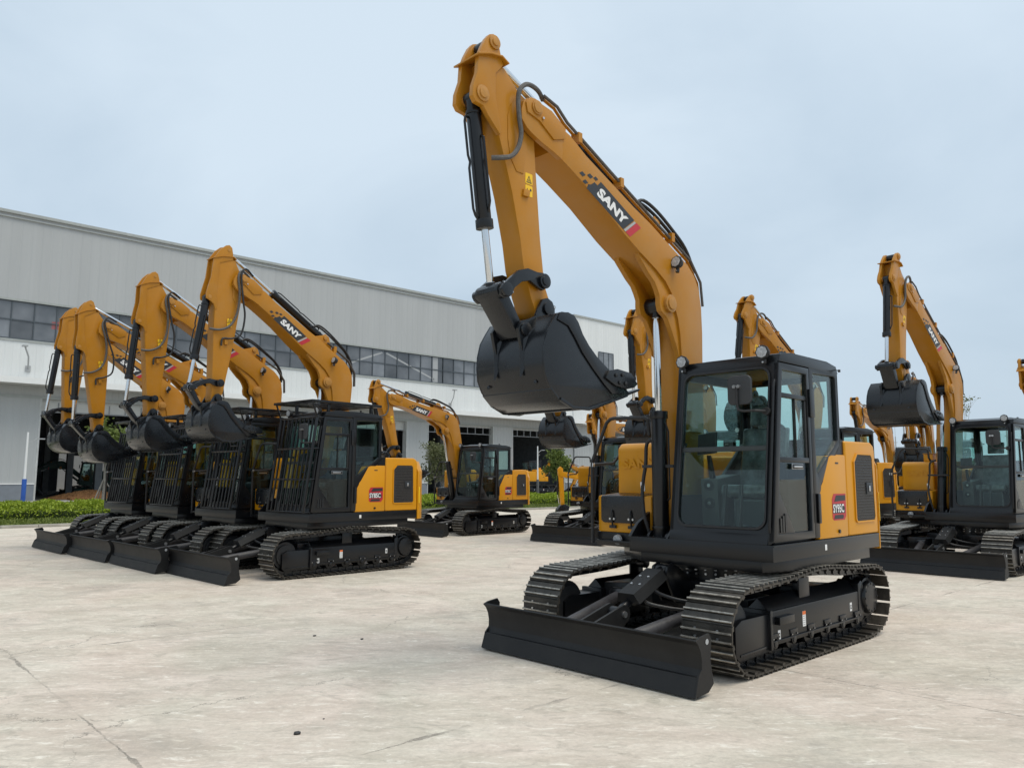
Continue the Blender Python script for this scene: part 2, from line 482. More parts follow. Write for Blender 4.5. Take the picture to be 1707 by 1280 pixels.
    b.cyl(A, A + d * .52, .062, 'black', 20); b.cyl(A + Vector((0, -.055, 0)), A + Vector((0, .055, 0)), .065, 'black', 20)
    b.tube(smoothpath([A + d * .3 + Vector((0, .06, .0)), A + d * .32 + Vector((0, .16, -.03)), (1.15, .32, .50), (.95, .5, .46), (.8, .62, .44)]), .016, 'rubber')
    b.tube(smoothpath([A + d * .45 + Vector((0, .06, -.02)), A + d * .45 + Vector((0, .16, -.06)), (1.15, .34, .42), (.9, .50, .40)]), .016, 'hose')
    P['bcylb'] = b.mesh('blade_cylinder', bevel=.004)
    b = MB(); b.cyl(A + d * .5, B2, .034, 'black', 16); b.cyl(B2 + Vector((0, -.05, 0)), B2 + Vector((0, .05, 0)), .06, 'black', 20)
    P['bcylr'] = b.mesh('cylinder_rod')
    b = MB()
    ang = math.atan2(-d.z, d.x)
    T = Matrix.Translation(A) @ Matrix.Rotation(ang, 4, 'Y')
    b.prism([(.22, -.01), (.74, -.01), (.74, .09), (.22, .09)], -.10, -.095, 'blade')
    v = [(.12, -.085, .09), (.58, -.085, .09), (.58, .085, .09), (.12, .085, .09), (.12, -.125, .0), (.58, -.125, .0), (.58, .125, .0), (.12, .125, .0)]
    b.v = []; b.f = []; b.m = []
    b.add([T @ Vector(q) for q in v], [(0, 1, 2, 3), (4, 5, 1, 0), (2, 6, 7, 3), (0, 3, 7, 4), (1, 5, 6, 2)], 'blade')
    for x in (.28, .42):
        for y in (-.045, .045): b.cyl(T @ Vector((x, y, .09)), T @ Vector((x, y, .101)), .012, 'bolt', 6)
    P['bguard'] = b.mesh('cylinder_guard')
    # ---- platform
    b = MB()
    b.prismz([(.92, .05), (.92, 1.084), (-1.38, 1.084), (-1.40, 1.0), (-1.40, -1.0), (-1.2, -1.06), (.60, -1.06), (.62, -.42), (.92, -.40)], .86, 1.0, 'black')
    b.prismz([(.80, -.35), (.86, .95), (.55, 1.05), (-1.2, 1.05), (-1.2, -.9), (.35, -.9)], .76, .857, 'black')
    b.box(-1.38, .915, 1.085, 1.089, .985, .996, 'matt')
    b.box(-.12, -.075, 1.0845, 1.0865, .90, .955, 'white')
    b.prism([(.1, 1.0), (.92, 1.0), (.80, 1.12), (.42, 1.32), (.22, 1.32), (.1, 1.2)], BB - .235, BB - .20, 'black')
    b.prism([(.1, 1.0), (.92, 1.0), (.80, 1.12), (.42, 1.32), (.22, 1.32), (.1, 1.2)], BB + .20, BB + .222, 'black')
    b.prism(arcp(.70, .97, .085, 0, 180, 8) + [(.6, .9), (.8, .9)], BB - .12, BB - .09, 'black')
    b.prism(arcp(.70, .97, .085, 0, 180, 8) + [(.6, .9), (.8, .9)], BB + .09, BB + .12, 'black')
    b.cyl((F[0], BB - .24, F[1]), (F[0], BB + .23, F[1]), .05, 'bolt', 20)
    b.box(.60, .70, -1.0, -.40, .90, .925, 'black')
    b.cyl((.625, -.76, .935), (.655, -.76, .93), .05, 'lamp', 20)
    P['platform'] = b.mesh('platform', bevel=.008)
    # ---- counterweight
    b = MB()
    def cw(o): return [(-1.40, 1.084 - o), (-1.46, 1.07 - o), (-1.60, .98 - o), (-1.74 + o, .75), (-1.83 + o, .40), (-1.86 + o, 0), (-1.83 + o, -.40), (-1.74 + o, -.75), (-1.60, -.98 + o), (-1.46, -1.07 + o), (-1.40, -1.084 + o)]
    b.prismz(cw(0), .84, 1.70, 'yellow2')
    n = 11
    lo = cw(0); hi = cw(.09)
    vs = [(x, y, 1.70) for x, y in lo] + [(x, y, 1.88) for x, y in hi]
    b.add(vs, [(i, i + 1, i + 1 + n, i + n) for i in range(n - 1)] + [tuple(range(n, 2 * n)), (0, n, 2 * n - 1, n - 1)], 'yellow2')
    b.poly([(-1.425, 1.079, 1.12), (-1.47, 1.068, 1.12), (-1.47, 1.068, 1.42), (-1.425, 1.079, 1.42)], (.003, .008, 0), 'label')
    P['cweight'] = b.mesh('counterweight', bevel=.02, seg=3)
    # ---- engine house (centre body) + left panels
    b = MB()
    b.prism([(-1.39, 1.0), (-.64, 1.0), (-.64, 1.93), (-1.30, 1.935), (-1.375, 1.90), (-1.39, 1.84)], .30, 1.082, 'yellow2')
    b.prism([(-1.39, 1.0), (-.62, 1.0), (-.62, 1.80), (-1.30, 1.80), (-1.39, 1.76)], -1.03, .30, 'yellow2')
    P['hood'] = b.mesh('engine_hood', bevel=.03, seg=3)
    b = MB()
    b.prism([(-.625, 1.003), (.02, 1.003), (-.005, 1.41), (-.245, 1.775), (-.30, 1.79), (-.625, 1.79)], .9, 1.086, 'yellow2')
    P['panel'] = b.mesh('side_panel', bevel=.018, seg=2)
    b = MB(); b.box(-.45, -.38, 1.0865, 1.0885, 1.70, 1.715, 'decalblack'); b.cyl((-.4, 1.086, 1.06), (-.4, 1.1, 1.06), .018, 'matt', 12)
    P['plock'] = b.mesh('panel_lock')
    b = MB()
    o = [(-.82, 1.72), (-.90, 1.80), (-1.24, 1.80), (-1.27, 1.77), (-1.29, 1.17), (-1.27, 1.14), (-.84, 1.14), (-.82, 1.16)]
    b.prism(o, 1.0825, 1.092, 'vent')
    b.ring([(x, 1.083, z) for x, z in [(-.805, 1.73), (-.893, 1.815), (-1.245, 1.815), (-1.285, 1.775), (-1.305, 1.165), (-1.28, 1.125), (-.835, 1.125), (-.805, 1.155)]], [(x, 1.083, z) for x, z in o], (0, .013, 0), 'yellow2')
    for i in range(22):
        z = 1.17 + i * .028; b.box(-1.262, -.845, 1.092, 1.094, z, z + .006, 'matt')
    P['vent'] = b.mesh('vent_grille')
    b = MB(); b.box(-1.22, -1.08, 1.094, 1.104, 1.40, 1.52, 'decalblack'); b.box(-1.16, -1.12, 1.104, 1.112, 1.43, 1.49, 'bolt')
    P['latch'] = b.mesh('door_latch', bevel=.003)
    # ---- right tank side
    b = MB()
    b.prism([(-.62, 1.0), (.28, 1.0), (.28, 1.88), (.22, 1.935), (-.55, 1.945), (-.62, 1.90)], -1.03, -.44, 'yellow2')
    P['tank'] = b.mesh('tank_cover', bevel=.035, seg=3)
    b = MB()
    b.prism([(.28, 1.0), (.60, 1.0), (.60, 1.375), (.28, 1.40)], -1.045, -.36, 'yellow2')
    P['tbox'] = b.mesh('tool_box', bevel=.02, seg=2)
    b = MB()
    b.prism([(.30, 1.402), (.602, 1.377), (.618, 1.36), (.618, 1.12), (.602, 1.12), (.602, 1.36), (.30, 1.40)], -.99, -.45, 'matt')
    b.poly([(.6195, y, z) for y, z in rrect(-.985, -.455, 1.10, 1.37, .05)], (.006, 0, 0), 'matt')
    P['tlid'] = b.mesh('tool_box_lid', bevel=.003)
    b = MB()
    b.tube(smoothpath([(.627, 0, 1.23), (.645, .005, 1.20), (.64, .01, 1.12), (.615, 0, 1.06)]), .01, 'rubber', 8)
    b.box(.602, .625, -.04, .04, 1.045, 1.075, 'rubber'); b.cyl((.625, -.02, 1.14), (.64, -.02, 1.14), .012, 'bolt', 8); b.cyl((.625, .03, 1.14), (.64, .03, 1.14), .012, 'bolt', 8)
    P['tlatch'] = b.mesh('lid_latch')
    b = MB()
    b.prism([(-.1, 1.93), (.14, 1.93), (.14, 2.08), (-.1, 2.08)], -.66, -.49, 'yellow2'); b.box(-.11, .15, -.67, -.48, 2.081, 2.10, 'matt')
    b.cyl((.02, -.60, 2.10), (.02, -.60, 2.13), .02, 'matt', 10)
    P['stub'] = b.mesh('filter_housing', bevel=.01)
    b = MB()
    b.tube([(.64, -1.09, .88), (.64, -1.09, 1.68), (.64, -1.085, 1.74), (.62, -.90, 2.14), (.61, -.86, 2.175), (.60, -.82, 2.185), (.58, -.44, 2.17), (.57, -.41, 2.15), (.56, -.40, 2.0), (.45, -.42, 1.95), (.2, -.46, 1.94)], .019, 'rubber', 10)
    b.tube([(.64, -1.09, 1.70), (.3, -1.07, 1.72), (.1, -1.05, 1.90)], .017, 'rubber', 10)
    b.cyl((.655, -1.09, 1.70), (.625, -1.09, 1.70), .028, 'bolt', 10)
    P['rail'] = b.mesh('handrail')
    v, f, w = text_mesh('SANY', .105, None, bold=.035, width=.44)
    b = MB(); n = len(v)
    b.add([(.279, -.95 + x, 1.66 + z) for x, z in v] + [(.294, -.95 + x, 1.66 + z) for x, z in v], [tuple(reversed(q)) for q in f] + [tuple(i + n for i in q) for q in f], 'yellow2')
    P['emboss'] = b.mesh('embossed_lettering', smooth=False)
    # side walls of embossing via solid strokes is unnecessary at this size
    # ---- model badges
    for key, txt in (('b95', 'SY95C'), ('b85', 'SY85C'), ('b75', 'SY75C')):
        b = MB(); y = 1.087
        x0 = -.27
        def bq(pts, mm, yy): b.poly([(x0 - q[0], yy, z) for q in [None] for q, z in []], (0, .001, 0), mm) if False else None
        def BQ(pts, mm, yy):   # pts: (right, up) seen from the left side
            b.poly([(x0 - px_, yy, 1.165 + pz_) for px_, pz_ in pts], (0, .0015, 0), mm)
        BQ([(.0, .02), (.03, 0), (.27, 0), (.31, .04), (.31, .25), (.04, .25), (0, .2)], 'red', y)
        BQ([(.045, .175), (.09, .235), (.30, .235), (.30, .185)], 'decalblack', y + .0016)
        BQ([(.01, .065), (.01, .155), (.24, .155), (.28, .12), (.28, .065)], 'decalblack', y + .0016)
        BQ([(.03, .012), (.05, .05), (.24, .05), (.25, .03), (.23, .012)], 'decalblack', y + .0016)
        v, f, w = text_mesh(txt, .082, None, bold=.025, width=.245)
        b.add([(x0 - x - .012, y + .0042, 1.165 + .07 + z) for x, z in v], f, 'white')
        P[key] = b.mesh('model_badge', smooth=False)
    # ---- cab
    def xf(z): return .905 - (z - 1.0) * .137          # front edge of the cab side
    yL, yR = 1.084, .052
    b = MB()
    # left side frame rings
    def side_ring(outer, inner, m='black', y0=yL - .05, t=.05):
        b.ring([(x, y0, z) for x, z in outer], [(x, y0, z) for x, z in inner], (0, t, 0), m)
    door_o = [(xf(1.02), 1.02), (xf(1.6), 1.6), (xf(2.56) - .005, 2.56), (.105, 2.58), (.105, 1.6), (.105, 1.02)]
    # shell: A pillar, roof side, B pillar, quarter
    quarter_o = [(.10, 1.02), (.10, 2.60), (-.50, 2.61), (-.535, 2.55), (-.535, 1.88), (-.06, 1.50), (-.03, 1.02)]
    quarter_i = [(.02, 1.62), (.02, 2.54), (-.455, 2.55), (-.475, 2.53), (-.475, 1.93), (.0, 1.60), (.01, 1.605)]
    side_ring(quarter_o, quarter_i)
    # roof
    b.prism([(xf(2.60), 2.585), (xf(2.65) - .02, 2.655), (.45, 2.685), (-.30, 2.685), (-.51, 2.655), (-.545, 2.585)], yR - .005, yL + .002, 'black')
    b.prism([(.45, 2.684), (.38, 2.705), (-.2, 2.705), (-.28, 2.684)], yR + .12, yL - .12, 'black')
    # right side frame
    b.ring([(x, yR, z) for x, z in [(xf(1.0), 1.0), (xf(2.6), 2.6), (-.53, 2.6), (-.53, 1.88), (-.06, 1.5), (-.05, 1.0)]],
           [(x, yR, z) for x, z in [(xf(1.4) - .07, 1.4), (xf(2.5) - .07, 2.5), (-.45, 2.5), (-.45, 1.92), (0.0, 1.56), (.02, 1.4)]], (0, .04, 0), 'black')
    # rear frame and wall
    b.ring([(-.535, yR, 1.88), (-.535, yL, 1.88), (-.535, yL, 2.6), (-.535, yR, 2.6)], [(-.535, yR + .1, 1.95), (-.535, yL - .1, 1.95), (-.535, yL - .1, 2.52), (-.535, yR + .1, 2.52)], (.03, 0, 0), 'black')
    b.poly([(-.53, yR, 1.88), (-.53, yL, 1.88), (-.06, yL, 1.49), (-.06, yR, 1.49)], (0.01, 0, .02), 'black')
    b.poly([(-.06, yR, 1.0), (-.06, yL - .002, 1.0), (-.06, yL - .002, 1.5), (-.06, yR, 1.5)], (.02, 0, 0), 'black')
    # slanted black trim behind the quarter window
    b.prism([(-.03, 1.41), (-.26, 1.79), (-.64, 1.80), (-.64, 1.93), (-.56, 1.93), (-.535, 1.86), (-.05, 1.49)], .7, 1.06, 'black')
    # floor and base sill
    b.prism([(xf(1.0) + .01, 1.0), (xf(1.09), 1.09), (-.05, 1.09), (-.05, 1.0)], yR, yL - .052, 'black')
    P['cab'] = b.mesh('cab_frame', bevel=.006)
    # front frame ring + corner pillars
    b = MB()
    def fp(y, z): return (xf(z), y, z)
    ro = rrect(yR, yL, 1.0, 2.6, .05, 5); ri = rrect(yR + .085, yL - .085, 1.14, 2.53, .09, 5)
    b.ring([fp(y, z) for y, z in ro], [fp(y, z) for y, z in ri], (-.05, 0, 0), 'black')
    rm = rrect(yR + .07, yL - .07, 1.12, 2.55, .10, 5); rn = rrect(yR + .088, yL - .088, 1.143, 2.527, .088, 5)
    b.ring([fp(y, z) for y, z in rm], [fp(y, z) for y, z in rn], (.014, 0, 0), 'rubber')
    b.tube([fp(yL - .035, 1.1)] + [(xf(z) + .014, yL - .035, z) for z in (1.15, 1.8, 2.35)] + [fp(yL - .035, 2.42)], .014, 'rubber', 8)
    b.poly([(xf(1.80) - .004, yR + .08, 1.80), (xf(1.80) - .004, yL - .08, 1.80), (xf(1.845) - .004, yL - .08, 1.845), (xf(1.845) - .004, yR + .08, 1.845)], (-.03, 0, 0), 'lining')
    P['wframe'] = b.mesh('windshield_frame', bevel=.004)
    b = MB()
    b.poly([(xf(z) - .008, y, z) for y, z in rrect(yR + .08, yL - .08, 1.135, 2.535, .09, 5)], (-.006, 0, 0), 'glass')
    P['wscreen'] = b.mesh('windshield', smooth=False)
    # door
    b = MB()
    y0 = yL - .045
    def dr(outer, inner, t=.047): b.ring([(x, y0, z) for x, z in outer], [(x, y0, z) for x, z in inner], (0, t, 0), 'black')
    # door ring around: upper pane, slide pane, lower pane by bars
    dr([(xf(1.025), 1.025), (xf(1.8), 1.8), (xf(2.575), 2.575), (.11, 2.575), (.11, 1.8), (.11, 1.025)],
       [(xf(1.09) - .075, 1.09), (xf(1.8) - .07, 1.8), (xf(2.515) - .065, 2.515), (.165, 2.515), (.165, 1.8), (.165, 1.09)])
    b.prism([(.165, 2.27), (xf(2.27) - .066, 2.27), (xf(2.31) - .066, 2.31), (.165, 2.31)], y0 + .004, y0 + .045, 'black')
    b.prism([(.165, 1.70), (xf(1.70) - .07, 1.70), (xf(1.745) - .07, 1.745), (.165, 1.745)], y0 + .004, y0 + .045, 'black')
    b.prism([(xf(1.09) - .076, 1.09), (.50, 1.09), (xf(1.52) - .072, 1.44), (xf(1.6) - .072, 1.6)], y0 + .004, y0 + .043, 'black')
    b.box(.39, .402, y0 + .01, y0 + .04, 1.745, 2.27, 'rubber')
    b.prism([(.165, 1.745), (.20, 1.745), (.20, 2.27), (.165, 2.27)], y0 + .005, y0 + .035, 'rubber')
    P['door'] = b.mesh('door', bevel=.004)
    b = MB()
    b.prism([(.16, 1.74), (xf(1.74) - .065, 1.74), (xf(2.52) - .06, 2.52), (.16, 2.52)], y0 + .018, y0 + .024, 'glass')
    b.prism([(.16, 1.085), (.52, 1.085), (xf(1.5) - .06, 1.42), (xf(1.71) - .065, 1.71), (.16, 1.71)], y0 + .018, y0 + .024, 'glass2')
    P['dglass'] = b.mesh('door_glass', smooth=False)
    b = MB()
    b.prism([(.34, 1.655), (.50, 1.655), (.50, 1.67), (.34, 1.67)], y0 + .05, y0 + .062, 'bolt'); b.prism([(.30, 1.64), (.52, 1.64), (.52, 1.69), (.30, 1.69)], y0 + .0435, y0 + .05, 'black')
    P['dhandle'] = b.mesh('door_handle', bevel=.003)
    b = MB()
    b.box(.05, .14, yL + .001, yL + .022, 2.12, 2.38, 'black')
    P['hinge'] = b.mesh('door_hinge', bevel=.006)
    b = MB(); b.box(-.0, .05, yL + .001, yL + .02, 1.15, 1.42, 'black')
    P['hinge2'] = b.mesh('door_hinge', bevel=.006)
    b = MB()
    for i in range(3): b.box(.66 + i * .045, .69 + i * .045, yL + .0025, yL + .006, 1.10, 1.26 - .02 * i, 'matt')
    P['slots'] = b.mesh('air_slots')
    b = MB(); b.prism([(.025, 1.60), (.025, 2.545), (-.46, 2.555), (-.48, 2.53), (-.48, 1.925), (-.0, 1.59)], yL - .03, yL - .024, 'glass')
    P['qglass'] = b.mesh('quarter_window', smooth=False)
    b = MB(); b.prism([(xf(1.4) - .065, 1.39), (xf(2.5) - .065, 2.51), (-.46, 2.51), (-.46, 1.91), (0.0, 1.55), (.015, 1.39)], yR + .017, yR + .023, 'glass')
    P['rglass'] = b.mesh('right_window', smooth=False)
    b = MB(); b.poly([(-.52, yR + .09, 1.94), (-.52, yL - .09, 1.94), (-.52, yL - .09, 2.53), (-.52, yR + .09, 2.53)], (.006, 0, 0), 'glass')
    P['bglass'] = b.mesh('rear_window', smooth=False)
    # mirror
    b = MB()
    b.tube([(xf(2.16) + .02, 1.0, 2.14), (xf(2.16) + .14, .99, 2.14), (xf(2.16) + .18, .97, 2.14), (xf(2.16) + .18, .86, 2.14), (xf(2.16) + .18, .81, 2.155), (xf(2.16) + .18, .80, 2.20), (xf(2.16) + .18, .80, 2.36)], .012, 'rubber', 8)
    b.cyl((xf(2.14), 1.0, 2.14), (xf(2.14) + .05, 1.0, 2.14), .035, 'rubber', 14)
    b.cyl((xf(2.16) + .16, .82, 2.36), (xf(2.16) + .195, .82, 2.36), .016, 'bolt', 8); b.cyl((xf(2.16) + .16, .78, 2.36), (xf(2.16) + .195, .78, 2.36), .016, 'bolt', 8)
    P['marm'] = b.mesh('mirror_bracket')
    b = MB(); b.poly([(xf(2.16) + .135, y, z) for y, z in rrect(.70, .93, 2.20, 2.46, .05, 4)], (.03, 0, 0), 'mirror')
    P['mirror'] = b.mesh('mirror', bevel=.01, seg=3)
    # work lamp (origin at its own centre, shining +x)
    b = MB()
    b.cyl((-.05, 0, 0), (.0, 0, 0), .045, 'rubber', 18, r2=.062); b.cyl((0, 0, 0), (.02, 0, 0), .066, 'rubber', 8); b.cyl((.02, 0, 0), (.026, 0, 0), .056, 'lamp', 8)
    b.cyl((-.02, 0, -.06), (-.02, 0, -.10), .02, 'rubber', 10); b.cyl((.0, 0, -.09), (.012, 0, -.09), .012, 'bolt', 8)
    P['lamp'] = b.mesh('work_lamp', bevel=.003)
    # aerial
    b = MB(); b.tube([(-.42, 1.0, 2.66), (-.47, 1.06, 2.63), (-.50, 1.12, 2.61)], .005, 'rubber', 6); b.cyl((-.495, 1.11, 2.61), (-.505, 1.13, 2.61), .014, 'rubber', 8)
    b.cyl((-.2, .9, 2.68), (-.2, .9, 2.74), .016, 'rubber', 8)
    P['aerial'] = b.mesh('aerial')
    # interior
    b = MB()
    b.prism([(.02, 1.35), (.42, 1.38), (.46, 1.42), (.44, 1.50), (.02, 1.49)], .33, .80, 'seat')
    b.prism([(.0, 1.45), (.12, 1.45), (.0, 2.05), (-.10, 2.05)], .34, .79, 'seat'); b.prism([(-.02, 2.07), (.03, 2.07), (-.0, 2.28), (-.08, 2.28)], .43, .70, 'seat')
    b.prism([(.05, 1.1), (.35, 1.1), (.35, 1.37), (.05, 1.37)], .40, .74, 'lining')
    P['seat'] = b.mesh('operator_seat', bevel=.03, seg=3)
    b = MB()
    b.prism([(-.02, 1.1), (.40, 1.1), (.42, 1.55), (-.02, 1.60)], .10, .28, 'console'); b.prism([(-.02, 1.1), (.36, 1.1), (.40, 1.52), (-.02, 1.56)], .84, .98, 'lining')
    for z in (1.32, 1.49):
        b.cyl((.41, .19, z), (.425, .19, z), .055, 'rubber', 20); b.cyl((.425, .19, z), (.43, .19, z), .02, 'bolt', 12)
    b.prism([(.30, 1.55), (.36, 1.55), (.40, 1.78), (.38, 1.78)], .16, .2, 'rubber'); b.prism([(.30, 1.55), (.36, 1.55), (.40, 1.78), (.38, 1.78)], .9, .94, 'rubber')
    b.prism([(.60, 1.09), (.66, 1.09), (.58, 1.50), (.55, 1.50)], .44, .47, 'rubber'); b.prism([(.60, 1.09), (.66, 1.09), (.58, 1.50), (.55, 1.50)], .60, .63, 'rubber')
    b.poly([(.50, .12, 1.78), (.47, .30, 1.80), (.45, .30, 2.0), (.48, .12, 1.98)], (-.03, 0, 0), 'rubber')
    b.poly([(.15, .12, 1.093), (.80, .12, 1.093), (.80, 1.0, 1.093), (.15, 1.0, 1.093)], (0, 0, .006), 'floorc')
    b.poly([(-.02, .1, 1.1), (-.02, 1.0, 1.1), (-.02, 1.0, 1.55), (-.02, .1, 1.55)], (.01, 0, 0), 'lining')
    b.poly([(-.5, .12, 2.578), (.6, .12, 2.578), (.6, 1.0, 2.578), (-.5, 1.0, 2.578)], (0, 0, .006), 'lining')
    P['inter'] = b.mesh('control_console', bevel=.006)
    # cab guard for the yard row
    b = MB()
    gx = lambda z: xf(z) + .13
    for y in (yR + .0, yL - .02):
        b.tube([(gx(1.02), y, 1.02), (gx(2.6), y, 2.6)], .025, 'black', 8)
    for z in (1.03, 1.55, 2.05, 2.56):
        b.tube([(gx(z), yR, z), (gx(z), yL - .02, z)], .018, 'black', 8)
        for y in (yR + .0, yL - .02): b.tube([(gx(z), y, z), (xf(z), y, z)], .014, 'black', 6)
    for i in range(8):
        y = yR + .115 + i * .114
        b.tube([(gx(1.03), y, 1.03), (gx(2.56), y, 2.56)], .018, 'black', 6)
    b.ring([(.95, yR - .06, 2.80), (-.50, yR - .06, 2.80), (-.50, yL + .02, 2.80), (.95, yL + .02, 2.80)], [(.89, yR, 2.80), (-.44, yR, 2.80), (-.44, yL - .04, 2.80), (.89, yL - .04, 2.80)], (0, 0, .04), 'black')
    for i in range(8):
        x = -.35 + i * .155; b.box(x, x + .03, yR, yL - .04, 2.805, 2.825, 'black')
    for x in (-.35, .55):
        for y in (yR + .05, yL - .08): b.box(x, x + .05, y, y + .04, 2.66, 2.80, 'black')
    for y in (yR - .01, yL - .01): b.tube([(gx(2.55), y, 2.55), (.93, y, 2.82)], .016, 'black', 6)
    P['guard'] = b.mesh('cab_guard', bevel=.003)
    # ---- boom (frame origin F, neutral pose)
    topl = [(2.42, 4.607), (2.373, 4.584), (2.198, 4.533), (1.978, 4.411), (1.282, 4.113), (1.001, 4.008), (.619, 3.832), (.386, 3.730), (.268, 3.634), (.187, 3.509), (.149, 3.324), (.14, 3.05), (.150, 2.75), (.165, 1.35)]
    foot = arcp(.30, 1.15, .135, 180, 360, 8)
    botl = [(.47, 1.35), (.505, 2.0), (.524, 2.716), (.544, 2.974), (.579, 3.14), (.636, 3.269), (.684, 3.388), (.782, 3.485), (.93, 3.572), (1.18, 3.688), (1.437, 3.818), (1.818, 4.048), (2.136, 4.205), (2.353, 4.302), (2.42, 4.325)]
    b = MB(); out = sub(topl + foot + botl, F)
    b.prism(out, -.158, .158, 'yellow')
    # proud side plates with the welded edge
    b.prism(sub([(x, z) for x, z in topl[1:-1]] + [(.165, 2.0), (.505, 2.0)] + botl[2:-1], F), .158, .17, 'yellow')
    b.prism(sub([(x, z) for x, z in topl[1:-1]] + [(.165, 2.0), (.505, 2.0)] + botl[2:-1], F), -.17, -.158, 'yellow')
    chk = sub([(2.30, 4.566), (2.373, 4.584), (2.567, 4.684), (2.63, 4.712), (2.683, 4.708), (2.74, 4.68), (2.776, 4.645), (2.80, 4.57), (2.797, 4.486), (2.74, 4.43), (2.685, 4.401), (2.562, 4.356), (2.422, 4.320), (2.30, 4.28)], F)
    b.prism(chk, .125, .1725, 'yellow'); b.prism(chk, -.1725, -.125, 'yellow')
    hexp = sub([(2.70, 4.70), (2.45, 4.665), (2.27, 4.565), (2.28, 4.47), (2.42, 4.42), (2.60, 4.53), (2.74, 4.56), (2.76, 4.64)], F)
    b.prism(hexp, .1727, .186, 'yellow'); b.prism(hexp, -.186, -.1727, 'yellow')
    ear = sub([(.93, 3.58), (.782, 3.50), (.684, 3.40), (.60, 3.27), (.55, 3.14), (.53, 2.974), (.515, 2.5), (.519, 2.55), (.539, 2.738), (.572, 2.843), (.63, 2.951), (.682, 3.047), (.736, 3.13), (.800, 3.165), (.837, 3.185), (.860, 3.256), (.858, 3.33), (.888, 3.388), (.935, 3.457), (1.022, 3.519), (1.18, 3.66), (1.19, 3.70)], F)
    b.prism(ear, .095, .148, 'yellow'); b.prism(ear, -.148, -.095, 'yellow')
    # mount for arm cylinder on the boom back
    am = sub([(.62, 3.82), (.74, 4.12), (.825, 4.16), (.90, 4.12), (1.10, 4.05)], F)
    b.prism(am, .055, .085, 'yellow'); b.prism(am, -.085, -.055, 'yellow')
    P['boom'] = b.mesh('boom', bevel=.006)
    b = MB()
    q = PV - F
    b.cyl((q[0], -.21, q[1]), (q[0], .21, q[1]), .05, 'pinm', 24); b.cyl((q[0], .186, q[1]), (q[0], .2, q[1]), .062, 'pinm', 24)
    b.cyl((q[0] - .07, .186, q[1] - .07), (q[0] - .07, .2, q[1] - .07), .014, 'bolt', 8)
    P['pin_pv'] = b.mesh('boom_pin', bevel=.003)
    b = MB(); q = BP - F
    b.cyl((q[0], -.20, q[1]), (q[0], .20, q[1]), .062, 'pinm', 24); b.cyl((q[0], .12, q[1]), (q[0], .185, q[1]), .09, 'pinm', 24); b.cyl((q[0], -.185, q[1]), (q[0], -.12, q[1]), .09, 'pinm', 24)
    P['pin_bp'] = b.mesh('boom_pin', bevel=.003)
    b = MB(); q = ACM - F; b.cyl((q[0], -.11, q[1]), (q[0], .11, q[1]), .04, 'pinm', 20)
    P['pin_ac'] = b.mesh('boom_pin', bevel=.003)
    # pipes on the boom back
    b = MB()
    pts = [(2.50, 4.80), (2.33, 4.76), (2.20, 4.66), (1.60, 4.385), (1.03, 4.13), (.78, 4.02), (.50, 3.90), (.28, 3.80), (.10, 3.60), (.07, 3.35)]
    for y in (-.125, -.085, .10, .14):
        if y > 0: pass
        b.tube([(x - F[0], y, z - F[1]) for x, z in pts], .014, 'hose' if abs(y) > .12 else 'yellow', 8)
    for x, z in ((2.05, 4.50), (1.45, 4.25), (.62, 3.905)):
        for y in (-.105, .12): b.box(x - F[0] - .025, x - F[0] + .025, y - .045, y + .045, z - F[1] + .02, z - F[1] + .11, 'yellow')
    P['pipesA'] = b.mesh('hydraulic_pipes')
    b = MB()
    for y in (-.14, -.11):
        b.tube([(x - F[0], y, z - F[1] - .03) for x, z in pts], .013, 'hose', 8)
    for y in (.11, .14):
        b.tube([(x - F[0], y, z - F[1] - .02) for x, z in pts[5:]], .014, 'hose', 8)
    b.box(.62 - F[0] - .03, .62 - F[0] + .03, .085, .16, 3.84 - F[1], 3.97 - F[1], 'yellow')
    P['pipesB'] = b.mesh('hydraulic_pipes')
    b = MB()
    for i, y in enumerate((.02, .06)):
        b.tube([(x - F[0], y + yy, z - F[1]) for x, z, yy in [(v.x, v.y, v.z) for v in smoothpath([(1.10, 4.22 + .01 * i, 0), (.98, 4.27 + .02 * i, 0), (.80, 4.20 + .02 * i, .03), (.55, 4.06 + .01 * i, .05), (.33, 3.93, .05), (.17, 3.75, .03), (.12, 3.55, 0)], 4)]], .017, 'rubber', 8)
    P['bhose'] = b.mesh('rubber_hose')
    # boom decal (reading along the boom, on the left face)
    A0 = np.array([2.04, 4.135]); A1 = np.array([1.422, 3.834])
    u = (A1 - A0) / np.hypot(*(A1 - A0)); vv = np.array([u[1], -u[0]])
    if vv[1] < 0: vv = -vv
    for side, key in ((1, 'decal_l'), (-1, 'decal_r')):
        b = MB()
        Lb = .86; Hh = .19
        c0 = A0 + vv * (.006 if side > 0 else .04) - u * (.075 if side > 0 else -.02)
        def D(s, t, y):
            if side < 0: s = Lb - s
            qx = c0 + u * s + vv * t - F
            return (qx[0], y, qx[1])
        def dq(pts, m, k=0):
            y = side * (.1712 + .0015 * k)
            b.poly([D(s, t, y) for s, t in pts], (0, side * .0014, 0), m)
        sl = -.045
        dq([(.14, 0), (.72, 0), (.72 + .10, Hh), (.27, Hh), (.245, .125), (.20, .125), (.17, .07), (.14, .05)], 'decalblack')
        dq([(.76, 0), (.835, 0), (.935, Hh), (.86, Hh)], 'red')
        dq([(.725, 0), (.755, 0), (.85, Hh * .94), (.825, Hh * .94)], 'ltgrey', 1)
        dq([(.00, .06), (.05, .06), (.075, .10), (.025, .10)], 'decalblack'); dq([(.09, .115), (.14, .115), (.165, .155), (.115, .155)], 'decalblack')
        dq([(.17, .15), (.21, .15), (.23, .185), (.19, .185)], 'decalblack'); dq([(.065, .02), (.105, .02), (.135, .06), (.09, .06)], 'decalblack')
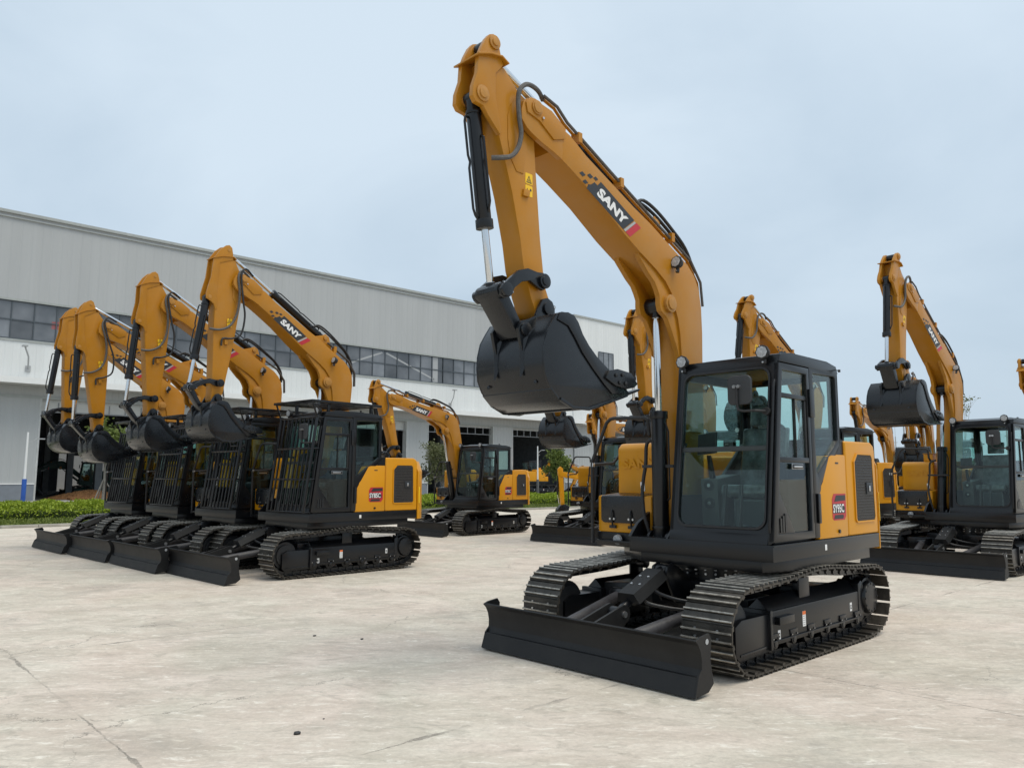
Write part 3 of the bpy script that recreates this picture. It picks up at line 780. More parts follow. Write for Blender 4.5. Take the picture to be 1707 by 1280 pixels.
        v, f, w = text_mesh('SANY', .108, None, bold=.05, width=.45)
        y = side * .1745
        b.add([D((.265 + x + z * .25) if side > 0 else Lb - (.265 + x + z * .25) + 0 * Lb, .036 + z, y) if side > 0 else (lambda s_, t_: tuple((c0 + u * s_ + vv * t_ - F).tolist()))(0, 0) for x, z in v], f, 'white') if side > 0 else None
        if side < 0:
            vs = []
            for x, z in v:
                s_ = Lb - (.265 + x + z * .25) ; q_ = c0 + u * (.70 - (x + z * .25) + .05) + vv * (.036 + z) - F
                vs.append((q_[0], y, q_[1]))
            b.add(vs, f, 'white')
        P[key] = b.mesh('boom_decal', smooth=False)
    # ---- arm (frame origin PV)
    for var in ('A', 'B'):
        b = MB()
        if var == 'A':
            piv = PV; tip = TIP; rk = RK; pk = PK; bc = BC
            rear = [(2.939, 4.888), (2.774, 4.744), (2.66, 4.70), (2.58, 4.62), (2.594, 4.44), (2.57, 4.135), (2.516, 3.533), (2.464, 3.15), (2.40, 3.02)]
            tipc = arcp(2.487, 2.944, .095, 150, 350, 8)
            front = [(2.633, 3.039), (2.712, 3.265), (2.749, 3.482), (2.844, 3.858), (2.921, 4.091), (2.998, 4.309), (3.070, 4.55), (3.10, 4.75), (3.13, 4.898)]
            ears = [(3.235, 4.878), (3.245, 4.739), (3.289, 4.612), (3.294, 4.526), (3.263, 4.485), (3.18, 4.478), (3.13, 4.42), (3.00, 4.30), (2.98, 4.32), (3.05, 4.60), (3.05, 4.80), (2.965, 4.90), (2.99, 4.956), (3.010, 5.03), (3.03, 5.09), (3.075, 5.125), (3.12, 5.105), (3.155, 5.06), (3.20, 4.97)]
            nv = []
        else:
            dl = np.array((2.633 - 1.592, 4.629 - 4.888))
            sh = lambda L_: [(x + dl[0], z + dl[1]) for x, z in L_]
            piv = PV; tip = np.array((1.944, 2.855)) + dl; rk = np.array((1.925, 3.101)) + dl; pk = np.array((1.845, 5.34)) + dl; bc = np.array((2.139, 4.50)) + dl
            rear = sh([(1.72, 5.19), (1.697, 5.133), (1.62, 4.99), (1.55, 4.90), (1.53, 4.75), (1.567, 4.6), (1.60, 4.4), (1.69, 3.785), (1.775, 3.296), (1.83, 2.984)])
            tipc = arcp(tip[0], tip[1], .09, 160, 350, 8)
            front = sh([(2.025, 2.95), (2.028, 3.163), (2.034, 3.515), (2.044, 3.931), (2.041, 4.406), (2.06, 4.6), (2.06, 5.0), (2.06, 5.16)])
            ears = sh([(2.10, 5.16), (2.115, 5.0), (2.13, 4.85), (2.18, 4.66), (2.205, 4.55), (2.20, 4.47), (2.135, 4.44), (2.07, 4.40), (2.035, 4.30), (2.01, 4.32), (2.03, 4.7), (1.99, 5.1), (1.76, 5.19), (1.77, 5.294), (1.79, 5.39), (1.84, 5.43), (1.90, 5.41), (1.994, 5.324)])
        hb_ = .108 if var == 'A' else .098; he_ = .125 if var == 'A' else .107
        b.prism(sub(rear + tipc + front, piv), -hb_, hb_, 'yellow')
        b.prism(sub(ears, piv), .080, he_, 'yellow'); b.prism(sub(ears, piv), -he_, -.080, 'yellow')
        # welded top flange
        if var == 'A':
            fl = [(2.93, 4.91), (3.0, 4.945), (3.12, 4.925), (3.26, 4.87), (3.262, 4.885), (3.12, 4.94), (3.0, 4.96), (2.92, 4.922)]
            dbl = [(2.80, 4.70), (2.86, 4.62), (2.90, 4.50), (2.90, 4.30), (2.87, 4.15), (2.80, 4.05), (2.72, 4.05), (2.68, 4.30), (2.70, 4.55)]
            rib = [(2.735, 3.86), (2.665, 3.86), (2.655, 3.92), (2.725, 3.92)]
        else:
            fl = sh([(1.71, 5.20), (1.76, 5.235), (1.95, 5.21), (2.11, 5.15), (2.112, 5.165), (1.95, 5.225), (1.76, 5.25), (1.70, 5.21)])
            dbl = sh([(1.66, 5.0), (1.72, 4.92), (1.75, 4.75), (1.74, 4.55), (1.68, 4.45), (1.61, 4.6), (1.60, 4.8)])
            rib = sh([(1.86, 3.75), (1.80, 3.75), (1.80, 3.84), (1.86, 3.84)])
        b.prism(sub(fl, piv), -.155 if var == 'A' else -.122, .155 if var == 'A' else .122, 'yellow')
        b.prism(sub(dbl, piv), hb_ + .0002, hb_ + .007, 'yellow'); b.prism(sub(dbl, piv), -hb_ - .007, -hb_ - .0002, 'yellow')
        b.prism(sub(rib, piv), hb_ + .0002, .13, 'yellow')
        P['arm' + var] = b.mesh('arm', bevel=.006)
        for kk_, c, w, r in (('armpin', pk, .15, .034), ('armpinb', bc, .15, .042)):
            b = MB(); q = c - piv
            ww = w if var == 'A' else .112; b.cyl((q[0], -ww, q[1]), (q[0], ww, q[1]), r * (1 if var == 'A' else .8), 'pinm', 20)
            if var == 'A':
                for sy in (-1, 1): b.cyl((q[0], sy * .125, q[1]), (q[0], sy * (w - .012), q[1]), r + .024, 'pinm', 20)
            P[kk_ + var] = b.mesh('arm_pin', bevel=.003)
        b = MB(); q = tip - piv
        b.cyl((q[0], -.18, q[1]), (q[0], .18, q[1]), .045, 'matt', 20); b.cyl((q[0], .17, q[1]), (q[0], .185, q[1]), .055, 'matt', 20); b.cyl((q[0] - .07, .167, q[1] + .02), (q[0] - .07, .18, q[1] + .02), .014, 'bolt', 8)
        P['tippinb' + var] = b.mesh('bucket_pin', bevel=.003); b = MB()
        q = rk - piv; b.cyl((q[0], -.20, q[1]), (q[0], .2, q[1]), .04, 'matt', 20); b.cyl((q[0], .165, q[1]), (q[0], .19, q[1]), .062, 'matt', 20)
        P['tippin' + var] = b.mesh('bucket_pin', bevel=.003)
        b = MB()
        if var == 'A':
            hp = [(2.47, 4.785, .10), (2.55, 4.82, .13), (2.66, 4.82, .16), (2.76, 4.79, .18), (2.83, 4.72, .18), (2.84, 4.62, .17), (2.825, 4.475, .17), (2.80, 4.352, .165), (2.83, 4.225, .16), (2.903, 4.135, .155), (3.003, 4.094, .15), (3.07, 4.087, .10)]
            b.tube([(v.x - piv[0], v.z, v.y - piv[1]) for v in smoothpath([(a_, b_, c_) for a_, b_, c_ in hp], 4)], .02, 'hose', 8)
        else:
            hp = [(1.45, 4.95, .10), (1.62, 5.02, .16), (1.70, 4.90, .19), (1.66, 4.60, .18), (1.68, 4.30, .16), (1.78, 4.08, .15), (1.95, 3.98, .14), (2.12, 3.98, .1)]
            b.tube([(v.x + dl[0] - piv[0], v.z, v.y + dl[1] - piv[1]) for v in smoothpath(hp, 4)], .02, 'hose', 8)
            hp = [(1.40, 4.98, .13), (1.58, 5.06, .20), (1.66, 4.92, .21), (1.60, 4.5, .2), (1.55, 4.25, .18), (1.60, 3.95, .17), (1.75, 3.86, .14), (1.90, 3.84, .13), (1.92, 3.72, .13)]
            b.tube([(v.x + dl[0] - piv[0], v.z, v.y + dl[1] - piv[1]) for v in smoothpath(hp, 4)], .016, 'rubber', 8)
        P['ahose' + var] = b.mesh('arm_hose')
        b = MB(); c = (2.652, 3.975) if var == 'A' else (1.78 + dl[0], 4.12 + dl[1]); hh = .10 if var == 'A' else .07
        c = (c[0] - piv[0], c[1] - piv[1])
        for k, z0 in enumerate((.004, -hh)):
            b.poly([(c[0] + x, .1085 if var == 'A' else .1085, c[1] + z) for x, z in rrect(-.042, .042, z0, z0 + hh - .006, .008, 2)], (0, .0015, 0), 'label')
        yy = .1101
        b.ring([(c[0] + x, yy, c[1] + z) for x, z in ((-.032, .015), (.032, .015), (0, .08))], [(c[0] + x, yy, c[1] + z) for x, z in ((-.022, .022), (.022, .022), (0, .067))], (0, .001, 0), 'decalblack')
        b.poly([(c[0] + x, yy, c[1] + z) for x, z in ((-.008, .028), (.008, .028), (.002, .05), (-.002, .05))], (0, .001, 0), 'decalblack')
        b.poly([(c[0] + x, yy, c[1] + z) for x, z in ((-.03, -.05), (-.01, -.055), (-.012, -.03), (-.028, -.035))], (0, .001, 0), 'decalblack')
        b.poly([(c[0] + x, yy, c[1] + z) for x, z in ((.03, -.065), (.018, -.07), (.012, -.05), (.02, -.03))], (0, .001, 0), 'decalblack')
        P['wlabel' + var] = b.mesh('warning_label', smooth=False)
        P['geo' + var] = (pk - piv, bc - piv, tip - piv, rk - piv)
    # ---- bucket (frame origin TIP)
    o1 = [(2.503, 2.875), (2.565, 2.872), (2.625, 2.850), (2.679, 2.775), (2.74, 2.68), (2.771, 2.565), (2.776, 2.46), (2.765, 2.36), (2.72, 2.27), (2.66, 2.205), (2.564, 2.147), (2.46, 2.115), (2.35, 2.106), (2.244, 2.112), (2.078, 2.158), (1.908, 2.214), (1.749, 2.255), (1.70, 2.285)]
    hw = .375
    b = MB()
    # shell sheet
    inn = []
    for i, (x, z) in enumerate(o1):
        a = np.array(o1[max(0, i - 1)]); c = np.array(o1[min(len(o1) - 1, i + 1)]); t = (c - a) / np.hypot(*(c - a)); nn = np.array([t[1], -t[0]])
        if np.dot(nn, np.array([2.3, 2.5]) - np.array([x, z])) < 0: nn = -nn
        inn.append(tuple(np.array([x, z]) + nn * .022))
    b.prism(sub(o1 + inn[::-1], TIP), -hw, hw, 'matt')
    side = [(1.70, 2.285), (1.80, 2.37), (1.99, 2.462), (2.139, 2.549), (2.245, 2.634), (2.326, 2.722), (2.377, 2.81), (2.428, 2.859), (2.503, 2.8752)]
    for sy in (-1, 1):
        b.prism(sub(o1 + side[:-1], TIP), sy * hw if sy > 0 else -hw - .018, hw + .018 if sy > 0 else -hw, 'matt')
        st2 = [(1.99, 2.462), (2.139, 2.549), (2.245, 2.634), (2.326, 2.722), (2.377, 2.81), (2.428, 2.859), (2.503, 2.8752), (2.60, 2.86), (2.63, 2.80), (2.50, 2.765), (2.42, 2.68), (2.33, 2.57), (2.2, 2.45), (2.05, 2.33), (1.95, 2.26), (1.80, 2.27), (1.85, 2.38)]
        a_, c_ = (hw + .018, hw + .030) if sy > 0 else (-hw - .030, -hw - .018)
        b.prism(sub(st2, TIP), a_, c_, 'matt')
        # lower wear strip
        lw = [(2.60, 2.16), (2.45, 2.10), (2.25, 2.10), (2.08, 2.148), (1.95, 2.19), (1.96, 2.21), (2.09, 2.175), (2.25, 2.13), (2.44, 2.125), (2.59, 2.185)]
        b.prism(sub(lw, TIP), a_, c_, 'matt')
    for a_, c_ in (((2.70, 2.24), (2.60, 2.155)), ((2.40, 2.096), (2.16, 2.12)), ((2.0, 2.17), (1.72, 2.255))):
        b.prism(sub([a_, c_, (c_[0] + .003, c_[1] + .02), (a_[0] - .003, a_[1] + .02)], TIP), -hw - .02, hw + .02, 'matt')
    # ears and spreading ribs
    ear = [(2.487 + .09 * math.cos(R_(a)), 2.944 + .09 * math.sin(R_(a))) for a in range(200, -20, -22)]
    ear = [(2.40, 2.87), (2.40, 2.96), (2.43, 3.01), (2.487, 3.035), (2.545, 3.015), (2.585, 2.95), (2.62, 2.87), (2.70, 2.83), (2.79, 2.80), (2.83, 2.735), (2.81, 2.66), (2.785, 2.56), (2.73, 2.55), (2.62, 2.80), (2.5, 2.86)]
    for y in (-.15, .15):
        b.prism(sub(ear, TIP), y - .016, y + .016, 'matt')
        b.add([(2.66 - TIP[0], y + s_ * .09, 2.80 - TIP[1]) for s_ in (-1, 1)] + [(2.80 - TIP[0], y, 2.62 - TIP[1]), (2.79 - TIP[0], y - .012, 2.35 - TIP[1]), (2.79 - TIP[0], y + .012, 2.35 - TIP[1])], [(0, 1, 2), (0, 2, 3), (1, 4, 2), (2, 4, 3)], 'matt')
    q = BL - TIP; b.cyl((q[0], -.185, q[1]), (q[0], .185, q[1]), .035, 'matt', 16); b.cyl((q[0], .166, q[1]), (q[0], .19, q[1]), .055, 'matt', 16)
    for z, y in ((2.30, .27), (2.30, -.27)):
        b.cyl((2.742 - TIP[0], y, z - TIP[1]), (2.75 - TIP[0], y, z - TIP[1]), .018, 'matt', 10)
    P['bucket'] = b.mesh('bucket', bevel=.006)
    b = MB()
    b.prism(sub([(1.74, 2.25), (1.72, 2.29), (1.56, 2.33), (1.50, 2.345), (1.52, 2.32)], TIP), -.035, .035, 'matt')
    P['tooth'] = b.mesh('bucket_tooth', bevel=.006)
    b = MB()
    b.prism(sub([(2.003, 2.455), (1.90, 2.475), (1.71, 2.457), (1.622, 2.37), (1.669, 2.335), (1.777, 2.312), (1.93, 2.33), (2.06, 2.385)], TIP), .0, .022, 'matt')
    for x, z in ((1.93, 2.42), (1.88, 2.36), (1.80, 2.36), (1.84, 2.43)): b.cyl((x - TIP[0], .022, z - TIP[1]), (x - TIP[0], .034, z - TIP[1]), .018, 'rubber', 8)
    P['cutter'] = b.mesh('side_cutter', bevel=.004)
    # ---- linkage: rocker from (0,0) along +x length .46 arched up
    Lr = .459
    b = MB()
    up = [(-.06, .03), (-.02, .07), (.05, .085), (.15, .13), (.26, .13), (.36, .09), (.44, .055), (.51, .02), (.515, -.03), (.48, -.065), (.42, -.06), (.35, -.0), (.25, .035), (.16, .03), (.08, -.04), (.03, -.07), (-.04, -.055)]
    for y in (-.15, .15): b.prism(up, y - .016, y + .016, 'matt')
    b.cyl((Lr, -.19, 0), (Lr, .19, 0), .04, 'matt', 18); b.cyl((Lr, .17, 0), (Lr, .195, 0), .058, 'matt', 18)
    for x, z in ((Lr - .06, -.03), (Lr + .01, .06), (.05, .0)): b.cyl((x, .166, z), (x, .18, z), .012, 'bolt', 8)
    P['rocker'] = b.mesh('rocker_arm', bevel=.004)
    b = MB()   # link along +x length .359
    Lk = .359
    b.prism([(-.06, -.05), (.0, -.075), (.08, -.06), (.30, -.05), (.40, -.045), (.42, 0), (.40, .045), (.30, .05), (.08, .06), (.0, .07), (-.06, .04)], -.115, .115, 'matt')
    b.cyl((0, -.135, 0), (0, .135, 0), .065, 'matt', 18)
    P['link'] = b.mesh('bucket_link', bevel=.018, seg=2)
    # ---- cylinders along +x
    def barrel(Lb, r, key):
        b = MB(); b.cyl((.02, 0, 0), (Lb, 0, 0), r, 'black', 28); b.cyl((Lb - .07, 0, 0), (Lb + .004, 0, 0), r + .012, 'black', 28)
        b.cyl((0, -.05, 0), (0, .05, 0), r * .95, 'black', 24)
        b.cyl((.10, 0, 0), (.13, 0, 0), r + .006, 'black', 28)
        b.tube([(.16, .0, r + .0), (.16, 0, r + .035), (.2, 0, r + .045), (Lb * .45, 0, r + .045), (Lb * .5, 0, r + .03), (Lb * .55, 0, r + .045), (Lb - .15, 0, r + .045), (Lb - .1, 0, r + .03), (Lb - .06, 0, r)], .011, 'black', 8)
        b.tube([(Lb * .3, r, .0), (Lb * .32, r + .03, 0), (Lb - .2, r + .03, 0), (Lb - .12, r, 0)], .010, 'black', 8)
        P[key] = b.mesh('hydraulic_cylinder', bevel=.004)
    def rod(Lr_, r, key, er, ew=.045):
        b = MB(); b.cyl((-Lr_, 0, 0), (-er * .7, 0, 0), r, 'chrome', 20); b.cyl((0, -ew, 0), (0, ew, 0), er, 'black', 20); b.cyl((-er * 1.5, 0, 0), (-er * .6, 0, 0), r * 1.35, 'black', 18)
        P[key] = b.mesh('cylinder_rod', bevel=.003)
    barrel(1.05, .060, 'bkb'); rod(.95, .030, 'bkr', .055, .08)
    barrel(1.27, .062, 'acb'); rod(1.25, .031, 'acr', .055, .07)
    barrel(1.24, .078, 'bob'); rod(1.15, .036, 'bor', .085, .09)
    # front hoses beside the boom cylinder
    b = MB()
    b.tube([(v.x, v.y, v.z) for v in smoothpath([(.72, BB - .04, 1.95), (.70, BB - .15, 1.90), (.70, BB - .17, 1.70), (.72, BB - .20, 1.45), (.74, BB - .17, 1.2), (.70, BB - .13, 1.0)], 4)], .018, 'rubber', 8)
    b.tube([(v.x, v.y, v.z) for v in smoothpath([(.50, BB + .17, 1.9), (.62, BB + .17, 1.6), (.70, BB + .16, 1.3), (.68, BB + .14, 1.05)], 4)], .018, 'rubber', 8)
    b.box(.66, .72, BB - .20, BB + .16, 1.66, 1.69, 'rubber')
    b.tube([(.71, BB - .205, 1.52), (.71, BB - .20, 1.43)], .0225, 'white', 8)
    P['fhose'] = b.mesh('front_hose')

build_parts()
def ZR(a): return Matrix.Rotation(a, 4, 'Z')
def YR(a): return Matrix.Rotation(-a, 4, 'Y')
def TR(x, y, z): return Matrix.Translation((x, y, z))

def excavator(name, x, y, th, label, s=1.0, swing=0.0, boom=0.0, arm=0.0, bucket=0.0, var='A', guard=False, dx=0.0, badge='b95', bscale=(1, 1, 1),
              group=None, detail=2, emboss=True, glass_all=True, cat='excavator', dz=0.0, low=False):
    short = badge != 'b95'
    P = PMESH
    root = bpy.data.objects.new(name, None)
    COL.objects.link(root)
    root.empty_display_size = .5
    root.matrix_world = TR(x, y, dz) @ ZR(R_(th)) @ Matrix.Scale(s, 4)
    tag(root, label, cat, group)
    I = Matrix.Identity(4)
    obj('centre_frame', P['centre'], root, I); obj('swing_ring', P['swing'], root, I)
    for sy in (-1, 1):
        TS = (TR(-1.487, 0, 0) @ Matrix.Scale(.93, 4, (1, 0, 0)) @ TR(1.487, 0, 0)) if short else I
        T = TS @ TR(0, sy * .9, 0) @ (Matrix.Identity(4) if sy > 0 else Matrix.Scale(-1, 4, (0, 1, 0)))
        tr = obj('crawler_track', P['belt'], root, TS @ TR(0, sy * .9, 0))
        fr = obj('track_frame', P['frame'], root, T)
        obj('idler_wheel', P['idler'], tr, TR(1.31, 0, .355)); obj('drive_sprocket', P['sprocket'], tr, TR(-1.137, 0, .372) @ (Matrix.Identity(4) if sy > 0 else Matrix.Scale(-1, 4, (0, 1, 0))))
        if detail > 0:
            for i in range(6): obj('track_roller', P['roller'], fr, TR(-.85 + i * .33, 0, .185))
            obj('carrier_roller', P['carrier'], fr, I)
            obj('white_sticker', P['sticker'], fr, TR(.72, 0, .245)); obj('warning_sticker', P['sticker2'], fr, TR(.26, 0, .325)); obj('white_sticker', P['sticker'], fr, TR(-.72, 0, .32))
    bl = obj('dozer_blade', P['blade'], root, I)
    obj('push_arm', P['arm_l'], bl, I); obj('push_arm', P['arm_r'], bl, I)
    bc_ = obj('blade_cylinder', P['bcylb'], root, I); obj('cylinder_rod', P['bcylr'], bc_, I); obj('cylinder_guard', P['bguard'], bc_, I)
    U = ZR(R_(swing))
    obj('platform', P['platform'], root, U)
    obj('counterweight', P['cweight'], root, U)
    h = obj('engine_hood', P['hood'], root, U)
    vg = obj('vent_grille', P['vent'], h, I); obj('door_latch', P['latch'], h, I)
    pn = obj('side_panel', P['panel'], root, U)
    obj('model_badge', P[badge], pn, I); obj('panel_lock', P['plock'], pn, I)
    tk = obj('tank_cover', P['tank'], root, U); obj('filter_housing', P['stub'], tk, I)
    if emboss: obj('embossed_lettering', P['emboss'], tk, I)
    tb = obj('tool_box', P['tbox'], root, U); obj('tool_box_lid', P['tlid'], tb, I)
    for yy in (-.84, -.60): obj('lid_latch', P['tlatch'], tb, TR(0, yy, 0))
    obj('handrail', P['rail'], root, U)
    cb = obj('cab', P['cab'], root, U)
    obj('windshield_frame', P['wframe'], cb, I); obj('windshield', P['wscreen'], cb, I)
    obj('door', P['door'], cb, I); obj('door_window', P['dglass'], cb, I); obj('door_handle', P['dhandle'], cb, I); obj('door_hinge', P['hinge'], cb, I); obj('door_hinge', P['hinge2'], cb, I); obj('air_slots', P['slots'], cb, I)
    obj('quarter_window', P['qglass'], cb, I); obj('right_window', P['rglass'], cb, I); obj('rear_window', P['bglass'], cb, I)
    obj('mirror_bracket', P['marm'], cb, I); obj('mirror', P['mirror'], cb, I)
    obj('work_lamp', P['lamp'], cb, TR(.72, .12, 2.67)); obj('work_lamp', P['lamp'], cb, TR(.74, .965, 2.67)); obj('aerial', P['aerial'], cb, I)
    obj('operator_seat', P['seat'], cb, I); obj('control_console', P['inter'], cb, I)
    if guard: obj('cab_guard', P['guard'], cb, I)
    # front
    UB = U @ TR(dx, BB, 0)
    a = R_(boom); c = R_(arm); k = R_(bucket)
    rt = lambda v, t: np.array([v[0] * math.cos(t) - v[1] * math.sin(t), v[0] * math.sin(t) + v[1] * math.cos(t)])
    MBm = UB @ TR(F[0], 0, F[1]) @ YR(a)
    bo = obj('boom', P['boom'], root, MBm)
    for kk in ('pin_pv', 'pin_bp', 'pin_ac'): obj('boom_pin', P[kk], bo, I)
    obj('hydraulic_pipes', P['pipes' + var], bo, I); obj('rubber_hose', P['bhose'], bo, I)
    obj('boom_decal', P['decal_l'], bo, I); obj('boom_decal', P['decal_r'], bo, I)
    obj('work_lamp', P['lamp'], bo, TR(.66 - F[0], .225, 3.69 - F[1]) @ YR(.15))
    pk, bc, tp, rk = P['geo' + var]
    MA = MBm @ TR(PV[0] - F[0], 0, PV[1] - F[1]) @ YR(c)
    ar = obj('arm', P['arm' + var], root, MA)
    obj('arm_pin', P['armpin' + var], ar, I); obj('arm_pin', P['armpinb' + var], ar, I); obj('bucket_pin', P['tippin' + var], ar, I); obj('bucket_pin', P['tippinb' + var], ar, I); obj('arm_hose', P['ahose' + var], ar, I); obj('warning_label', P['wlabel' + var], ar, I)
    pvw = F + rt(PV - F, a)
    W_ = lambda q: pvw + rt(q, a + c)
    tpw, rkw, pkw, bcw = W_(tp), W_(rk), W_(pk), W_(bc)
    MK = UB @ TR(tpw[0], 0, tpw[1]) @ YR(a + c + k) @ Matrix.Diagonal((*bscale, 1))
    bk = obj('bucket', P['bucket'], root, MK)
    for i in range(5): obj('bucket_tooth', P['tooth'], bk, TR(0, -.33 + i * .165, 0))
    obj('side_cutter', P['cutter'], bk, TR(0, .405, 0)); obj('side_cutter', P['cutter'], bk, TR(0, -.405, 0) @ Matrix.Scale(-1, 4, (0, 1, 0)))
    blw = tpw + rt((BL - TIP) * np.array([bscale[0], bscale[2]]), a + c + k)
    r1, r2 = .459, .359
    d = blw - rkw; dd = np.hypot(*d); dd = min(max(dd, .12), r1 + r2 - .001)
    aa = (r1 * r1 - r2 * r2 + dd * dd) / (2 * dd); hh = math.sqrt(max(0, r1 * r1 - aa * aa)); un = d / np.hypot(*d)
    cands = [rkw + un * aa + np.array([-un[1], un[0]]) * hh * sg for sg in (1, -1)]
    J = max(cands, key=lambda q: rt(q - rkw, -(a + c))[0])
    def span(A, B, meA, meB=None, nA='', nB='', sc=(1, 1, 1)):
        v = B - A; ang = math.atan2(v[1], v[0]); l_ = np.hypot(*v)
        o = obj(nA, meA, root, UB @ TR(A[0], 0, A[1]) @ YR(ang) @ Matrix.Diagonal((*sc, 1)))
        if meB is not None: obj(nB, meB, o, TR(l_, 0, 0))
        return o
    tn = (1, 1, 1) if var == 'A' else (1, .85, .75); span(rkw, J, P['rocker'], None, 'rocker_arm', sc=tn); span(J, blw, P['link'], None, 'bucket_link', sc=(1, 1, 1) if var == 'A' else (1, .6, .7))
    span(bcw, J, P['bkb'], P['bkr'], 'bucket_cylinder', 'cylinder_rod')
    acm = F + rt(ACM - F, a); span(acm, pkw, P['acb'], P['acr'], 'arm_cylinder', 'cylinder_rod')
    bpw = F + rt(BP - F, a); span(BCF, bpw, P['bob'], P['bor'], 'boom_cylinder', 'cylinder_rod')
    obj('front_hose', P['fhose'], root, U @ TR(dx, 0, 0))
    return root
def repaint(root, mp):
    st = list(root.children)
    while st:
        o = st.pop(); st += list(o.children)
        for sl in o.material_slots:
            for a_, b_ in mp.items():
                if sl.material is M[a_]:
                    sl.link = 'OBJECT'; sl.material = M[b_]; break

excavator('excavator', 2.080, 7.988, -136.36, 'large orange excavator nearest the camera with a black bucket raised over its dozer blade', swing=.8)
gL = 'excavators with barred cab guards in the left row'
excavator('excavator', -3.408, 13.70, -135.11, 'nearest guarded excavator at the right end of the left row, yellow engine side in view', s=.987, swing=4.74, boom=6.73, arm=-6.79, bucket=4, var='B', guard=True, dx=-.6, badge='b85', bscale=(.83, .95, .83), group=gL)
excavator('excavator', -5.032, 15.07, -135.46, 'second guarded excavator of the left row, boom crossing just left of the tallest one', s=.986, swing=4.30, boom=4.06, arm=-8.4, bucket=4, var='B', guard=True, dx=-.6, badge='b85', bscale=(.83, .95, .83), group=gL)
excavator('excavator', -6.724, 16.71, -134.84, 'third guarded excavator of the left row, between the leftmost one and the second', s=.986, swing=2.63, boom=-.31, arm=-8.81, bucket=4, var='B', guard=True, dx=-.6, badge='b85', bscale=(.83, .95, .83), group=gL)
excavator('excavator', -8.407, 18.27, -135.14, 'leftmost guarded excavator of the left row, beside the lawn', s=.986, swing=3.86, boom=6.0, arm=-8.47, bucket=4, var='B', guard=True, dx=-.6, badge='b85', bscale=(.83, .95, .83), group=gL)
gR = 'orange excavators parked behind the front one'
excavator('excavator', -1.121, 22.77, -135.6, 'small excavator standing alone mid yard with lowered boom, before the factory doors', s=.928, swing=5.11, boom=-13.55, arm=7.77, badge='b75', group=gR)
excavator('excavator', 8.373, 14.40, -137.08, 'right-hand excavator with a wide black bucket hanging left of its cab', s=.972, swing=-2.19, boom=11.0, arm=4.3, bscale=(.95, 1.08, .95), bucket=-3, badge='b95', group=gR)
excavator('excavator', 2.701, 20.40, -133.2, 'excavator half hidden behind the front machine, its dozer blade showing left of the front handrail', s=.97, swing=2.4, boom=7.5, arm=0, group=gR)
excavator('excavator', 4.746, 17.80, -135.6, 'excavator directly behind the front boom, its upright arm seen left of the chromed boom rod', s=.97, swing=-1.6, boom=3.0, arm=2.5, group=gR)
excavator('excavator', 7.15, 18.14, -138.9, 'excavator behind the front cab, its boom tip rising above the cab roof', s=1.0, swing=-6, boom=12.5, arm=4, group=gR)
excavator('excavator', 12.09, 22.0, -132.3, 'excavator behind the right-hand bucket with only its arm and lowered boom in sight', s=.97, swing=5.75, boom=-9.6, arm=5.6, group=gR)
excavator('excavator', 14.46, 28.9, -135.0, 'far excavator with a short weathered arm tip above the cab behind the front counterweight', s=.96, boom=-11.6, arm=5.5, group=gR)
excavator('excavator', 13.6, 18.45, -136.0, 'excavator at the far right edge with just its arm top above the right-hand cab', s=.97, boom=-17, arm=3, group=gR)
excavator('excavator', 5.50, 27.0, -133.5, 'far excavator whose round arm head shows left of the front handrail', s=.96, boom=-24, arm=5.7, group=gR)

# ================================================================== setting
WB = np.array([-32.896, 50.184]); WD = np.array([.73685, .67606]); WN = np.array([.67606, -.73685])   # wall base point, along, towards the yard
WANG = math.atan2(WD[1], WD[0])
def wl(s, dist, z=0.0):
    q = WB + WD * s + WN * dist
    return Vector((q[0], q[1], z))
WM = Matrix.Translation((WB[0], WB[1], 0)) @ Matrix.Rotation(WANG, 4, 'Z')      # local x along wall, local -y towards the yard

